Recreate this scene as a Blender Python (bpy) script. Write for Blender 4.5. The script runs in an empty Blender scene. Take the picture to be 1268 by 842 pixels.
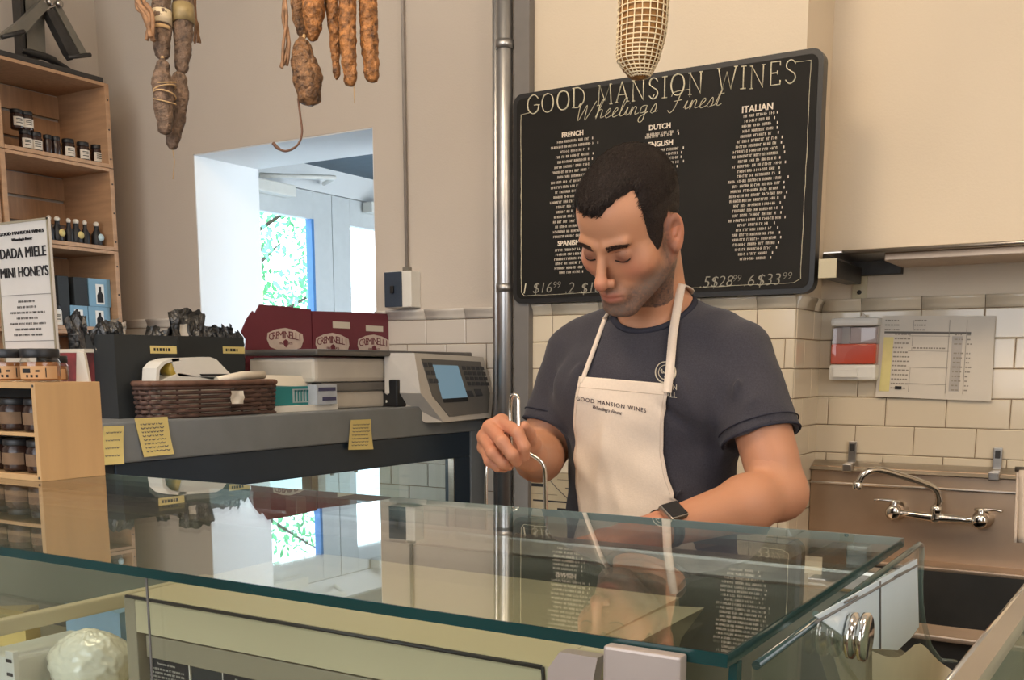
import bpy, bmesh, math, random
import numpy as np
from mathutils import Vector, Matrix, noise

# ------------------------------------------------------------------ camera
F = 1294.0; CX = 634.0; CY = 667.0; EYE = 1.40; YAW = math.radians(31.6)
PITCH = math.atan(212 / 1294)
sc = bpy.context.scene
col = sc.collection
cam_data = bpy.data.cameras.new('camera')
cam = bpy.data.objects.new('camera', cam_data); col.objects.link(cam)
cam.location = (0, 0, EYE)
cam.rotation_euler = (math.pi / 2 - PITCH, 0, YAW)
cam_data.sensor_width = 36; cam_data.lens = 36 * F / 1268
cam_data.shift_x = 0.0; cam_data.shift_y = (CY - 421) / 1268
cam_data.clip_start = 0.02
sc.camera = cam

# ------------------------------------------------------------------ world, lights, exposure
sc.view_settings.view_transform = 'Standard'
sc.view_settings.look = 'None'
sc.view_settings.gamma = 1.0
sc.view_settings.use_curve_mapping = False
sc.view_settings.exposure = 0.0
world = bpy.data.worlds.new('sky'); sc.world = world; world.use_nodes = True
wn = world.node_tree.nodes; wl = world.node_tree.links
bg = wn['Background']
sky_map = wn.new('ShaderNodeTexCoord'); sky_sep = wn.new('ShaderNodeSeparateXYZ'); sky_ramp = wn.new('ShaderNodeValToRGB')
wl.new(sky_map.outputs['Generated'], sky_sep.inputs[0]); wl.new(sky_sep.outputs['Z'], sky_ramp.inputs[0])
sky_ramp.color_ramp.elements[0].color = (0.80, 0.86, 0.92, 1); sky_ramp.color_ramp.elements[1].color = (0.42, 0.68, 1.0, 1)
wl.new(sky_ramp.outputs[0], bg.inputs['Color']); bg.inputs['Strength'].default_value = 6.0

def area(name, loc, size, power, colr, target=None, size_y=None):
    d = bpy.data.lights.new(name, 'AREA'); d.energy = power; d.color = colr; d.size = size
    if size_y: d.shape = 'RECTANGLE'; d.size_y = size_y
    o = bpy.data.objects.new(name, d); col.objects.link(o); o.location = loc
    if target is not None:
        o.rotation_euler = (Vector(target) - Vector(loc)).to_track_quat('-Z', 'Y').to_euler()
    return o
# the shop's warm ceiling lamps plus cool fill added out of view, with no windows built
area('ceiling_lamp_light', (-1.25, 0.75, 3.3), 0.7, 35, (1.0, 0.77, 0.52), (-0.6, 2.3, 1.6))
area('ceiling_lamp_light', (0.75, 0.9, 3.3), 0.8, 25, (1.0, 0.75, 0.49), (0.0, 2.6, 1.6))
area('ceiling_lamp_light', (-2.4, 0.2, 3.3), 0.8, 14, (1.0, 0.85, 0.70), (-2.6, 2.0, 1.4))
area('added_fill_light', (1.7, 0.6, 1.8), 1.6, 26, (0.92, 0.95, 1.0), (-1.0, 1.4, 1.2), 1.6)
area('added_fill_light', (-1.0, -1.85, 1.9), 2.6, 62, (0.92, 0.95, 1.0), (-1.4, 2.0, 1.5), 1.8)

# ------------------------------------------------------------------ camera geometry helpers (pixel -> a point on a real plane)
_fw = np.array([-math.sin(YAW) * math.cos(PITCH), math.cos(YAW) * math.cos(PITCH), -math.sin(PITCH)])
_rt = np.array([math.cos(YAW), math.sin(YAW), 0.0]); _up = np.cross(_rt, _fw); _C = np.array([0, 0, EYE])
def pray(px, py): return _fw + _rt * (px - CX) / F - _up * (py - CY) / F
def onx(px, py, v): d = pray(px, py); return tuple(_C + d * (v - _C[0]) / d[0])
def ony(px, py, v): d = pray(px, py); return tuple(_C + d * (v - _C[1]) / d[1])
def onz(px, py, v): d = pray(px, py); return tuple(_C + d * (v - _C[2]) / d[2])
def dep(px, py, w): return tuple(_C + pray(px, py) * w)

# ------------------------------------------------------------------ materials
def s2l(c): return tuple((x / 12.92 if x <= .04045 else ((x + .055) / 1.055) ** 2.4) for x in c)
def rgb(r, g, b): return s2l((r / 255, g / 255, b / 255)) + (1,)
_m = {}
def mat(name, c, rough=.6, metal=0, var=.12, scale=20, bump=0.0, bscale=None, stretch=None, spec=.5, c2=None, **kw):
    if name in _m: return _m[name]
    m = bpy.data.materials.new(name); m.use_nodes = True; nt = m.node_tree; N = nt.nodes; Lk = nt.links
    b = N['Principled BSDF']; b.inputs['Roughness'].default_value = rough; b.inputs['Metallic'].default_value = metal
    b.inputs['Specular IOR Level'].default_value = spec
    tc = N.new('ShaderNodeTexCoord'); mp = N.new('ShaderNodeMapping'); Lk.new(tc.outputs['Object'], mp.inputs[0])
    if stretch: mp.inputs['Scale'].default_value = stretch
    nz = N.new('ShaderNodeTexNoise'); nz.inputs['Scale'].default_value = scale; nz.inputs['Detail'].default_value = 5
    Lk.new(mp.outputs[0], nz.inputs['Vector'])
    rp = N.new('ShaderNodeValToRGB'); rp.color_ramp.elements[0].position = .3; rp.color_ramp.elements[1].position = .7
    ca = tuple(x * (1 - var) for x in c[:3]) + (1,); cb = (c2 if c2 else tuple(min(1, x * (1 + var)) for x in c[:3]) + (1,))
    rp.color_ramp.elements[0].color = ca; rp.color_ramp.elements[1].color = cb
    Lk.new(nz.outputs['Fac'], rp.inputs[0]); Lk.new(rp.outputs[0], b.inputs['Base Color'])
    if bump:
        n2 = N.new('ShaderNodeTexNoise'); n2.inputs['Scale'].default_value = bscale or scale * 3; n2.inputs['Detail'].default_value = 4
        Lk.new(mp.outputs[0], n2.inputs['Vector']); bp = N.new('ShaderNodeBump'); bp.inputs['Strength'].default_value = bump
        bp.inputs['Distance'].default_value = .01; Lk.new(n2.outputs['Fac'], bp.inputs['Height']); Lk.new(bp.outputs[0], b.inputs['Normal'])
    for k, v in kw.items(): b.inputs[k.replace('_', ' ')].default_value = v
    _m[name] = m; return m
def emit(name, c, s):
    if name in _m: return _m[name]
    m = bpy.data.materials.new(name); m.use_nodes = True; b = m.node_tree.nodes['Principled BSDF']
    b.inputs['Base Color'].default_value = (0, 0, 0, 1); b.inputs['Emission Color'].default_value = c; b.inputs['Emission Strength'].default_value = s
    _m[name] = m; return m
def glass(name, tint=(1, 1, 1), ior=1.5, rough=0.0, haze=0.0):
    """sheet glass: light passes straight through both faces, each reflecting by Fresnel"""
    m = bpy.data.materials.new(name); m.use_nodes = True; nt = m.node_tree; N = nt.nodes; L = nt.links; N.clear()
    out = N.new('ShaderNodeOutputMaterial'); mix = N.new('ShaderNodeMixShader'); tr = N.new('ShaderNodeBsdfTransparent')
    gl = N.new('ShaderNodeBsdfGlossy'); gl.inputs['Roughness'].default_value = rough; gl.inputs['Color'].default_value = (1, 1, 1, 1)
    tr.inputs['Color'].default_value = tint + (1,)
    geo = N.new('ShaderNodeNewGeometry'); mr = N.new('ShaderNodeMapRange'); mr.inputs[3].default_value = ior; mr.inputs[4].default_value = 1 / ior
    L.new(geo.outputs['Backfacing'], mr.inputs[0]); fr = N.new('ShaderNodeFresnel'); L.new(mr.outputs[0], fr.inputs['IOR'])
    L.new(fr.outputs[0], mix.inputs[0]); L.new(tr.outputs[0], mix.inputs[1]); L.new(gl.outputs[0], mix.inputs[2])
    if haze:
        df = N.new('ShaderNodeBsdfDiffuse'); df.inputs['Color'].default_value = (.9, .9, .9, 1); m2 = N.new('ShaderNodeMixShader'); m2.inputs[0].default_value = haze
        L.new(mix.outputs[0], m2.inputs[1]); L.new(df.outputs[0], m2.inputs[2]); L.new(m2.outputs[0], out.inputs[0])
    else: L.new(mix.outputs[0], out.inputs[0])
    _m[name] = m; return m

M = {}
M['wall'] = mat('wall_paint', rgb(196, 186, 174), .75, var=.03, scale=2.5, bump=.08, bscale=180)
M['wall_warm_lit'] = mat('wall_paint_warm_lit', rgb(214, 200, 178), .75, var=.03, scale=2.5, bump=.08, bscale=180)  # same wall paint, with the warm lamplight put into its colour
M['wall_white'] = mat('white_paint', rgb(226, 228, 228), .6, var=.02, scale=3)
M['tile'] = mat('glazed_tile', rgb(219, 206, 182), .12, var=.05, scale=1.3, bump=.03, bscale=14, spec=.6)
M['tile_dim_lit'] = mat('glazed_tile_dim_lit', rgb(205, 198, 188), .14, var=.05, scale=1.3, bump=.03, bscale=14, spec=.6)  # same tile, with the dimmer cool light put into its colour
M['grout'] = mat('grout', rgb(120, 98, 72), .9, var=.2, scale=60)
M['wood'] = mat('pale_pine', rgb(178, 140, 106), .55, var=.13, scale=7, stretch=(1, 1, 9), bump=.05)
M['wood_h'] = mat('pale_pine_flat', rgb(178, 140, 106), .55, var=.13, scale=7, stretch=(9, 9, 1), bump=.05)
M['ply'] = mat('light_plywood', rgb(198, 158, 110), .5, var=.07, scale=5, stretch=(9, 9, 1), bump=.03)
M['iron'] = mat('dark_iron', rgb(62, 60, 58), .5, metal=.3, var=.2, scale=30)
M['iron2'] = mat('grey_painted_steel', rgb(120, 116, 106), .45, metal=.2, var=.1, scale=20)
M['steel'] = mat('brushed_steel', rgb(186, 180, 172), .28, metal=1, var=.08, scale=6, stretch=(1, 1, 30), bump=.02)
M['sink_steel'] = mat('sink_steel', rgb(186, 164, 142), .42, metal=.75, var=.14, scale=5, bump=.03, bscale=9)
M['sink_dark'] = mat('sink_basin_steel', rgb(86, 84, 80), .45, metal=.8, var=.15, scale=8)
M['chrome'] = mat('chrome', rgb(225, 222, 216), .12, metal=1, var=.02)
M['galv'] = mat('galvanised_pipe', rgb(184, 184, 184), .36, metal=1, var=.08, scale=14)
M['black'] = mat('black_plastic', rgb(24, 25, 28), .45, var=.2, scale=30)
M['blackcard'] = mat('black_card', rgb(38, 42, 44), .7, var=.12, scale=9, bump=.05)
M['foil'] = mat('black_foil', rgb(36, 38, 40), .3, var=.3, scale=20, bump=.9, bscale=45, spec=.9)
M['counter'] = mat('grey_laminate', rgb(118, 123, 126), .5, var=.08, scale=12, bump=.02)
M['navy'] = mat('dark_frame', rgb(38, 52, 66), .4, var=.1, scale=8)
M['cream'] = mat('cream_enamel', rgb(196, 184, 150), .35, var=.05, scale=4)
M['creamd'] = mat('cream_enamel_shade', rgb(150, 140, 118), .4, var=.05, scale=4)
M['white'] = mat('white_plastic', rgb(222, 220, 212), .4, var=.03)
M['paper'] = mat('white_paper', rgb(214, 206, 192), .8, var=.04, scale=9, bump=.15, bscale=12)
M['yellow'] = mat('yellow_note', rgb(214, 196, 128), .8, var=.05, scale=9, bump=.1, bscale=14)
M['ink'] = mat('black_ink', rgb(30, 28, 30), .8, var=.1)
M['greyink'] = mat('grey_ink', rgb(110, 106, 100), .8, var=.1)
M['chalk'] = mat('chalk', rgb(226, 218, 190), .9, var=.22, scale=160)
M['chalkdim'] = mat('chalk_faint', rgb(150, 146, 132), .9, var=.25, scale=120)
M['list'] = mat('white_print', rgb(228, 216, 198), .8, var=.15, scale=200)
M['board'] = mat('blackboard', rgb(27, 25, 22), .65, var=.35, scale=4, bump=.02, spec=.25)
M['boardframe'] = mat('black_board_frame', rgb(20, 19, 19), .4, var=.1)
M['red'] = mat('red_card', rgb(112, 46, 58), .6, var=.08, scale=5)
M['shirt'] = mat('heather_shirt', rgb(64, 62, 68), .9, var=.16, scale=420, bump=.12, bscale=500, spec=.1, Sheen_Weight=.15)
M['shirt_dark'] = mat('shirt_rib', rgb(54, 54, 63), .9, var=.14, scale=420, bump=.1, bscale=500, spec=.1)
M['apron'] = mat('apron_canvas', rgb(224, 208, 190), .9, var=.03, scale=260, bump=.1, bscale=500, spec=.1)
M['trousers'] = mat('dark_trousers', rgb(40, 42, 50), .9, var=.1, scale=100)
M['hair'] = mat('dark_brown_hair', rgb(38, 28, 24), .55, var=.35, scale=260, bump=.5, bscale=420, spec=.3)
M['glass'] = glass('sheet_glass', (.955, .985, .972))
M['glass_top'] = glass('case_top_glass', (.92, .95, .925), 1.85)
M['glass_door'] = glass('window_glass', (.97, .985, .99), 1.3)
M['glass_edge'] = mat('green_glass_edge', rgb(8, 56, 56), .1, var=.3, scale=6, spec=.8)
M['glass_edge_pale'] = mat('pale_glass_edge', rgb(118, 138, 132), .15, var=.1, scale=6)
M['jarglass'] = glass('jar_glass', (.93, .93, .9))
M['plastic_wrap'] = mat('plastic_wrap', rgb(226, 224, 206), .2, var=.1, scale=14, bump=.7, bscale=18, spec=.8)

# ------------------------------------------------------------------ object builders
def world_loc(o):
    v = Vector((0, 0, 0))
    while o is not None: v += o.location; o = o.parent
    return v
def tag(o, label=None, cat=None, group=None, kind=None):
    if label: o['label'] = label
    if cat: o['category'] = cat
    if group: o['group'] = group
    if kind: o['kind'] = kind
    return o
def thing(name, loc, label, cat, group=None):
    o = bpy.data.objects.new(name, None); col.objects.link(o); o.location = loc; o.empty_display_size = .05
    return tag(o, label, cat, group)
def obj_from_mesh(name, me, material, parent=None, smooth=False, label=None):
    o = bpy.data.objects.new(name, me); col.objects.link(o)
    if material is not None: me.materials.append(material)
    if parent is not None:
        L = world_loc(parent); me.transform(Matrix.Translation(-L)); o.parent = parent
    else:
        n = len(me.vertices); a = np.empty(n * 3); me.vertices.foreach_get('co', a); a = a.reshape(-1, 3)
        base = Vector(((a[:, 0].min() + a[:, 0].max()) / 2, (a[:, 1].min() + a[:, 1].max()) / 2, a[:, 2].min()))
        me.transform(Matrix.Translation(-base)); o.location = base
    if smooth: me.polygons.foreach_set('use_smooth', [True] * len(me.polygons))
    if label: o['label'] = label
    return o
class MB:
    def __init__(s): s.v = []; s.f = []; s.sm = []
    def add(s, vs, fs, sm=False):
        b = len(s.v); s.v += [tuple(v) for v in vs]; s.f += [tuple(b + i for i in f) for f in fs]; s.sm += [sm] * len(fs); return s
    def box(s, a, b, bev=0.0, rot=None, piv=None):
        x0, y0, z0 = a; x1, y1, z1 = b
        x0, x1 = min(x0, x1), max(x0, x1); y0, y1 = min(y0, y1), max(y0, y1); z0, z1 = min(z0, z1), max(z0, z1)
        if bev <= 0:
            vs = [(x0, y0, z0), (x1, y0, z0), (x1, y1, z0), (x0, y1, z0), (x0, y0, z1), (x1, y0, z1), (x1, y1, z1), (x0, y1, z1)]
            fs = [(3, 2, 1, 0), (4, 5, 6, 7), (0, 1, 5, 4), (1, 2, 6, 5), (2, 3, 7, 6), (3, 0, 4, 7)]
        else:
            bm = bmesh.new(); bmesh.ops.create_cube(bm, size=1)
            for v in bm.verts: v.co = Vector(((x0 + x1) / 2 + v.co.x * (x1 - x0), (y0 + y1) / 2 + v.co.y * (y1 - y0), (z0 + z1) / 2 + v.co.z * (z1 - z0)))
            bev = min(bev, (x1 - x0) * .49, (y1 - y0) * .49, (z1 - z0) * .49)
            bmesh.ops.bevel(bm, geom=bm.edges[:], offset=bev, segments=2, affect='EDGES', profile=.6)
            bm.verts.index_update(); vs = [v.co.copy() for v in bm.verts]; fs = [[v.index for v in f.verts] for f in bm.faces]; bm.free()
        if rot is not None:
            p = Vector(piv) if piv is not None else Vector(((x0 + x1) / 2, (y0 + y1) / 2, (z0 + z1) / 2))
            vs = [rot @ (Vector(v) - p) + p for v in vs]
        return s.add(vs, fs)
    def tube(s, pts, r, seg=10, closed=False, flat=1.0):
        P = [Vector(p) for p in pts]; n = len(P); rr = r if hasattr(r, '__len__') else [r] * n
        vs = []; fs = []; prev = None
        for i, p in enumerate(P):
            a = P[(i - 1) % n] if (closed or i) else P[0]; b = P[(i + 1) % n] if (closed or i < n - 1) else P[-1]
            t = (b - a); t = t.normalized() if t.length > 1e-9 else Vector((0, 0, 1))
            if prev is None:
                ref = Vector((0, 0, 1)) if abs(t.z) < .9 else Vector((1, 0, 0)); u = t.cross(ref).normalized()
            else:
                u = prev - t * prev.dot(t); u = u.normalized() if u.length > 1e-6 else t.orthogonal().normalized()
            prev = u; w = t.cross(u)
            for k in range(seg):
                q = 2 * math.pi * k / seg; vs.append(p + u * math.cos(q) * rr[i] + w * math.sin(q) * rr[i] * flat)
        m = n if closed else n - 1
        for i in range(m):
            for k in range(seg):
                a = i * seg + k; b = i * seg + (k + 1) % seg; c = ((i + 1) % n) * seg + (k + 1) % seg; d = ((i + 1) % n) * seg + k
                fs.append((a, b, c, d))
        s.add(vs, fs, True)
        if not closed:
            b0 = len(s.v) - n * seg; s.f.append(tuple(b0 + k for k in range(seg))[::-1]); s.sm.append(False)
            s.f.append(tuple(b0 + (n - 1) * seg + k for k in range(seg))); s.sm.append(False)
        return s
    def lathe(s, prof, c, seg=20, ax='z'):
        vs = []; fs = []; n = len(prof)
        for r, z in prof:
            for k in range(seg):
                q = 2 * math.pi * k / seg; a, b = r * math.cos(q), r * math.sin(q)
                vs.append({'z': (c[0] + a, c[1] + b, c[2] + z), 'y': (c[0] + a, c[1] + z, c[2] + b), 'x': (c[0] + z, c[1] + a, c[2] + b)}[ax])
        for i in range(n - 1):
            for k in range(seg): fs.append((i * seg + k, i * seg + (k + 1) % seg, (i + 1) * seg + (k + 1) % seg, (i + 1) * seg + k))
        fs.append(tuple(range(seg))[::-1]); fs.append(tuple((n - 1) * seg + k for k in range(seg)))
        return s.add(vs, fs, True)
    def prism(s, poly, off):
        """closed planar polygon (3D points) extruded by the vector off"""
        n = len(poly); P = [Vector(p) for p in poly]; Q = [p + Vector(off) for p in P]
        fs = [tuple(range(n))[::-1], tuple(range(n, 2 * n))] + [(i, (i + 1) % n, n + (i + 1) % n, n + i) for i in range(n)]
        return s.add(P + Q, fs)
    def grid(s, rows, sm=True):
        n = len(rows[0]); vs = [p for r in rows for p in r]
        return s.add(vs, [(i * n + j, i * n + j + 1, (i + 1) * n + j + 1, (i + 1) * n + j) for i in range(len(rows) - 1) for j in range(n - 1)], sm)
    def mesh(s, name):
        me = bpy.data.meshes.new(name); me.from_pydata([tuple(v) for v in s.v], [], s.f); me.polygons.foreach_set('use_smooth', s.sm)
        bm = bmesh.new(); bm.from_mesh(me); bmesh.ops.recalc_face_normals(bm, faces=bm.faces); bm.to_mesh(me); bm.free(); return me
    def build(s, name, material, parent=None, label=None):
        o = obj_from_mesh(name, s.mesh(name), material, parent, False, label); return o
def structure(o): o['kind'] = 'structure'; return o
def copy_tree(o, loc=None, parent=None, label=None):
    c = o.copy(); col.objects.link(c)
    if parent is not None: c.parent = parent
    for ch in list(o.children): copy_tree(ch, None, c)
    if loc is not None: c.location = loc
    if label: c['label'] = label
    return c
def text_mesh(txt, size, thick=.0006, shear=0.0, bold=0.0, align='CENTER', spacing=1.0):
    cu = bpy.data.curves.new('t', 'FONT'); cu.body = txt; cu.size = size; cu.extrude = thick; cu.shear = shear; cu.offset = bold
    cu.align_x = align; cu.align_y = 'CENTER'; cu.space_character = spacing; cu.resolution_u = 3
    o = bpy.data.objects.new('t', cu); col.objects.link(o); dg = bpy.context.evaluated_depsgraph_get()
    me = bpy.data.meshes.new_from_object(o.evaluated_get(dg)); bpy.data.objects.remove(o); bpy.data.curves.remove(cu); me.materials.clear(); return me
def place_text(txt, size, origin, xdir, ydir, material, parent, name='lettering', fit=None, **kw):
    me = text_mesh(txt, size, **kw)
    if fit:
        xs = [v.co.x for v in me.vertices]; me.transform(Matrix.Diagonal((fit / (max(xs) - min(xs)), 1, 1, 1)))
    x = Vector(xdir).normalized(); y = Vector(ydir).normalized(); z = x.cross(y)
    T = Matrix(((x.x, y.x, z.x, origin[0]), (x.y, y.y, z.y, origin[1]), (x.z, y.z, z.z, origin[2]), (0, 0, 0, 1))); me.transform(T)
    return obj_from_mesh(name, me, material, parent)
def smooth_path(pts, n=6):
    P = [Vector(p) for p in pts]; out = []
    for i in range(len(P) - 1):
        a = P[max(i - 1, 0)]; b = P[i]; c = P[i + 1]; d = P[min(i + 2, len(P) - 1)]
        for k in range(n):
            t = k / n; out.append(.5 * ((2 * b) + (c - a) * t + (2 * a - 5 * b + 4 * c - d) * t * t + (3 * b - a - 3 * c + d) * t ** 3))
    out.append(P[-1]); return out
rnd = random.Random(7)
# ================================================================== THE SETTING
WZ = 3.4
# floor and ceiling
structure(MB().box((-3.7, -2.0, -.05), (1.9, 3.1, 0)).build('floor', mat('floor_boards', rgb(96, 70, 50), .5, var=.2, scale=6, stretch=(1, 8, 1)), None))
structure(MB().box((-3.7, -2.0, WZ), (1.9, 3.1, WZ + .05)).build('ceiling', M['wall_white']))
OX0, OX1, OZ = -3.04, -2.213, 2.157
wb = MB()
wb.box((-4.15, 2.75, 0), (OX0, 3.07, WZ)); wb.box((OX0, 2.75, OZ), (OX1, 3.07, WZ)); wb.box((OX1, 2.75, 0), (-1.64, 3.07, WZ))
wall_back = structure(wb.build('wall_back', M['wall']))
rv = MB(); rv.box((OX0, 2.752, 0), (OX0 + .004, 3.068, OZ)); rv.box((OX0, 2.752, OZ - .004), (OX1, 3.068, OZ)); rv.box((OX1 - .004, 2.752, 0), (OX1, 3.068, OZ))
rv.build('opening_lining', M['wall_white'], wall_back)
CY0 = 2.70; CXR = -.812; RY = 2.93
wall_column = structure(MB().box((-1.64, CY0, 0), (CXR, 3.07, WZ)).build('wall_column', M['wall_warm_lit']))
wall_recess = structure(MB().box((CXR, RY, 0), (1.9, 3.07, WZ)).build('wall_recess', M['wall_warm_lit']))
wall_left = structure(MB().box((-3.65, -2.0, 0), (-3.53, 2.75, WZ)).build('wall_left', M['wall']))
structure(MB().box((1.8, -2.0, 0), (1.9, 2.93, WZ)).build('wall_right', M['wall_warm_lit']))
structure(MB().box((-3.53, -2.1, 0), (1.8, -2.0, WZ)).build('wall_front', M['wall_warm_lit']))

# glazed tiles, each its own piece
_tm = {}
TW, TH = .1524, .0762
def tile_mesh(w, h, d, cap, mt):
    k = (round(w, 3), round(h, 3), cap, mt.name)
    if k in _tm: return _tm[k]
    b = .0022; W = w / 2 - .0009; Hh = h / 2 - .0009
    if not cap:
        vs = [(-W, 0, -Hh), (W, 0, -Hh), (W, 0, Hh), (-W, 0, Hh), (-W, -d + b, -Hh), (W, -d + b, -Hh), (W, -d + b, Hh), (-W, -d + b, Hh),
              (-W + b, -d, -Hh + b), (W - b, -d, -Hh + b), (W - b, -d, Hh - b), (-W + b, -d, Hh - b)]
        fs = [(0, 1, 5, 4), (1, 2, 6, 5), (2, 3, 7, 6), (3, 0, 4, 7), (4, 5, 9, 8), (5, 6, 10, 9), (6, 7, 11, 10), (7, 4, 8, 11), (8, 9, 10, 11)]
    else:
        prof = [(0, -Hh), (-d, -Hh), (-d * 1.1, -Hh * .5), (-d * 1.5, 0), (-d * 2.3, Hh * .45), (-d * 2.6, Hh * .75), (-d * 2.3, Hh), (0, Hh)]
        n = len(prof); vs = [(-W, y, z) for y, z in prof] + [(W, y, z) for y, z in prof]
        fs = [(i, n + i, n + i + 1, i + 1) for i in range(n - 1)] + [tuple(range(n)), tuple(range(n, 2 * n))[::-1]]
    me = bpy.data.meshes.new('cap_tile' if cap else 'tile'); me.from_pydata(vs, [], fs); me.materials.append(mt)
    if cap: me.polygons.foreach_set('use_smooth', [i < n - 1 for i in range(len(fs))])
    bm = bmesh.new(); bm.from_mesh(me); bmesh.ops.recalc_face_normals(bm, faces=bm.faces); bm.to_mesh(me); bm.free()
    _tm[k] = me; return me
def tile_wall(parent, u0, u1, ztop, nrows, place, mt, rot=0.0, off0=0.0, skip=None):
    """place(u, z) -> point of the wall face; a cap row on top, then running bond"""
    L = world_loc(parent); capw = TW; ch = .034
    def put(u, w, z, h, cap):
        if w < .012: return
        me = tile_mesh(w, h, .006, cap, mt); o = bpy.data.objects.new('cap_tile' if cap else 'tile', me); col.objects.link(o)
        o.parent = parent; p = Vector(place(u + w / 2, z)); j = rnd.uniform(-.0006, .0004)
        n = Vector((math.sin(rot), -math.cos(rot), 0)); o.location = p - L + n * j; o.rotation_euler = (rnd.uniform(-.003, .003), 0, rot + rnd.uniform(-.002, .002))
    for r in range(-1, nrows):
        z = ztop - ch / 2 if r < 0 else ztop - ch - TH * (r + .5)
        h = ch if r < 0 else TH
        o = off0 + (0 if r < 0 else (TW / 2 if r % 2 else 0))
        u = u0 + ((o % TW) - TW)
        while u < u1 - 1e-6:
            a = max(u, u0); b = min(u + TW, u1)
            if not (skip and skip((a + b) / 2, z)): put(a, b - a, z, h, r < 0)
            u += TW
ZT = 1.583
def grout(parent, a, b): MB().box(a, b).build('grout', M['grout'], parent)
grout(wall_recess, (CXR, RY - .003, .55), (.1, RY + .001, ZT - .01))
tile_wall(wall_recess, CXR + .001, .1, ZT, 8, lambda u, z: (u, RY, z), M['tile'], off0=.11, skip=lambda u, z: z < .96)
grout(wall_column, (-1.64, CY0 - .003, .7), (CXR + .003, CY0 + .001, ZT - .01))
tile_wall(wall_column, -1.64, CXR + .004, ZT, 9, lambda u, z: (u, CY0, z), M['tile'], off0=.12)
grout(wall_column, (CXR - .001, CY0, .7), (CXR + .003, RY, ZT - .01))
tile_wall(wall_column, CY0, RY, ZT, 9, lambda u, z: (CXR, u, z), M['tile'], rot=math.pi / 2, off0=.0)
grout(wall_back, (OX1, 2.747, .45), (-1.64, 2.7505, ZT - .01))
tile_wall(wall_back, OX1, -1.65, ZT, 13, lambda u, z: (u, 2.75, z), M['tile_dim_lit'], off0=.05)
grout(wall_back, (-3.53, 2.747, 1.2), (OX0, 2.7505, ZT - .01))
tile_wall(wall_back, -3.53, OX0, ZT, 3, lambda u, z: (u, 2.75, z), M['tile_dim_lit'], off0=.05)

# vestibule behind the opening: street doors on the left, glazing on the right
VX = -4.0; VH = 2.47; VY = 6.2
structure(MB().box((-4.1, 3.07, -.05), (-1.3, VY, 0)).build('floor', M['counter']))
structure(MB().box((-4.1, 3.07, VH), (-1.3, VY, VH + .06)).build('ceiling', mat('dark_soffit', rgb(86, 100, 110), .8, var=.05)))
vw = MB(); vw.box((-4.1, 3.07, 0), (VX, 3.55, VH)); vw.box((-4.1, 3.55, 2.34), (VX + .02, 5.5, VH)); vw.box((-4.1, 5.5, 0), (VX, VY, VH))
vw.box((-3.3, 3.07, 2.36), (-3.29, 3.08, 2.37))
structure(vw.build('wall_vestibule', M['wall_white']))
vr = MB(); vr.box((-1.4, 3.07, 0), (-1.3, VY, .5)); vr.box((-1.4, 3.07, 2.3), (-1.3, VY, VH)); vr.box((-1.4, 3.07, .5), (-1.3, 3.2, 2.3)); vr.box((-1.4, 6.0, .5), (-1.3, VY, 2.3)); vr.box((-1.38, 4.55, .5), (-1.32, 4.63, 2.3))
w2 = structure(vr.build('window_2', M['wall_white'])); MB().box((-1.355, 3.2, .5), (-1.349, 6.0, 2.3)).build('pane', M['glass_door'], w2)
vf = MB(); vf.box((-4.1, VY, 0), (-1.3, VY + .1, VH)); structure(vf.build('wall_vestibule_end', M['wall_white']))
framem = mat('pale_door_frame', rgb(204, 208, 208), .45, var=.03)
bluem = mat('blue_gasket', rgb(70, 130, 190), .5, var=.05)
for n, (y0, y1) in enumerate(((3.66, 4.57), (4.575, 5.49))):
    d = thing('door_%d' % (n + 1), (VX, (y0 + y1) / 2, 0), None, None); structure(d)
    fr = MB(); py0, py1 = y0 + .15, y1 - .15
    x0, x1 = VX - .03, VX + .02
    fr.box((x0, y0, .02), (x1, py0, 2.335), .003); fr.box((x0, py1, .02), (x1, y1, 2.335), .003); fr.box((x0, py0, 2.19), (x1, py1, 2.335), .003); fr.box((x0, py0, .02), (x1, py1, .3), .003)
    fr.build('door_frame', framem, d)
    MB().box((VX - .012, py0, .3), (VX - .006, py1, 2.19)).build('pane', M['glass_door'], d)
    g = MB(); g.box((VX - .02, py1 - .02, .3), (VX + .024, py1, 2.19)); g.build('gasket', bluem, d)
    MB().tube([(VX + .06, py0 - .05 if n else py1 + .05, .8), (VX + .06, py0 - .05 if n else py1 + .05, 1.25)], .012).build('door_handle', M['steel'], d)
    cl = MB(); cl.box((VX + .03, y0 + .25, 2.27), (VX + .1, y0 + .55, 2.33), .008); cl.build('closer_box', M['white'], d)
    ar = MB(); ar.tube([(VX + .09, y0 + .3, 2.345), (VX + .30, y0 + .62, 2.36), (VX + .05, y0 + .82, 2.38)], .012, 8); ar.build('closer_arm', M['white'], d)
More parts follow.
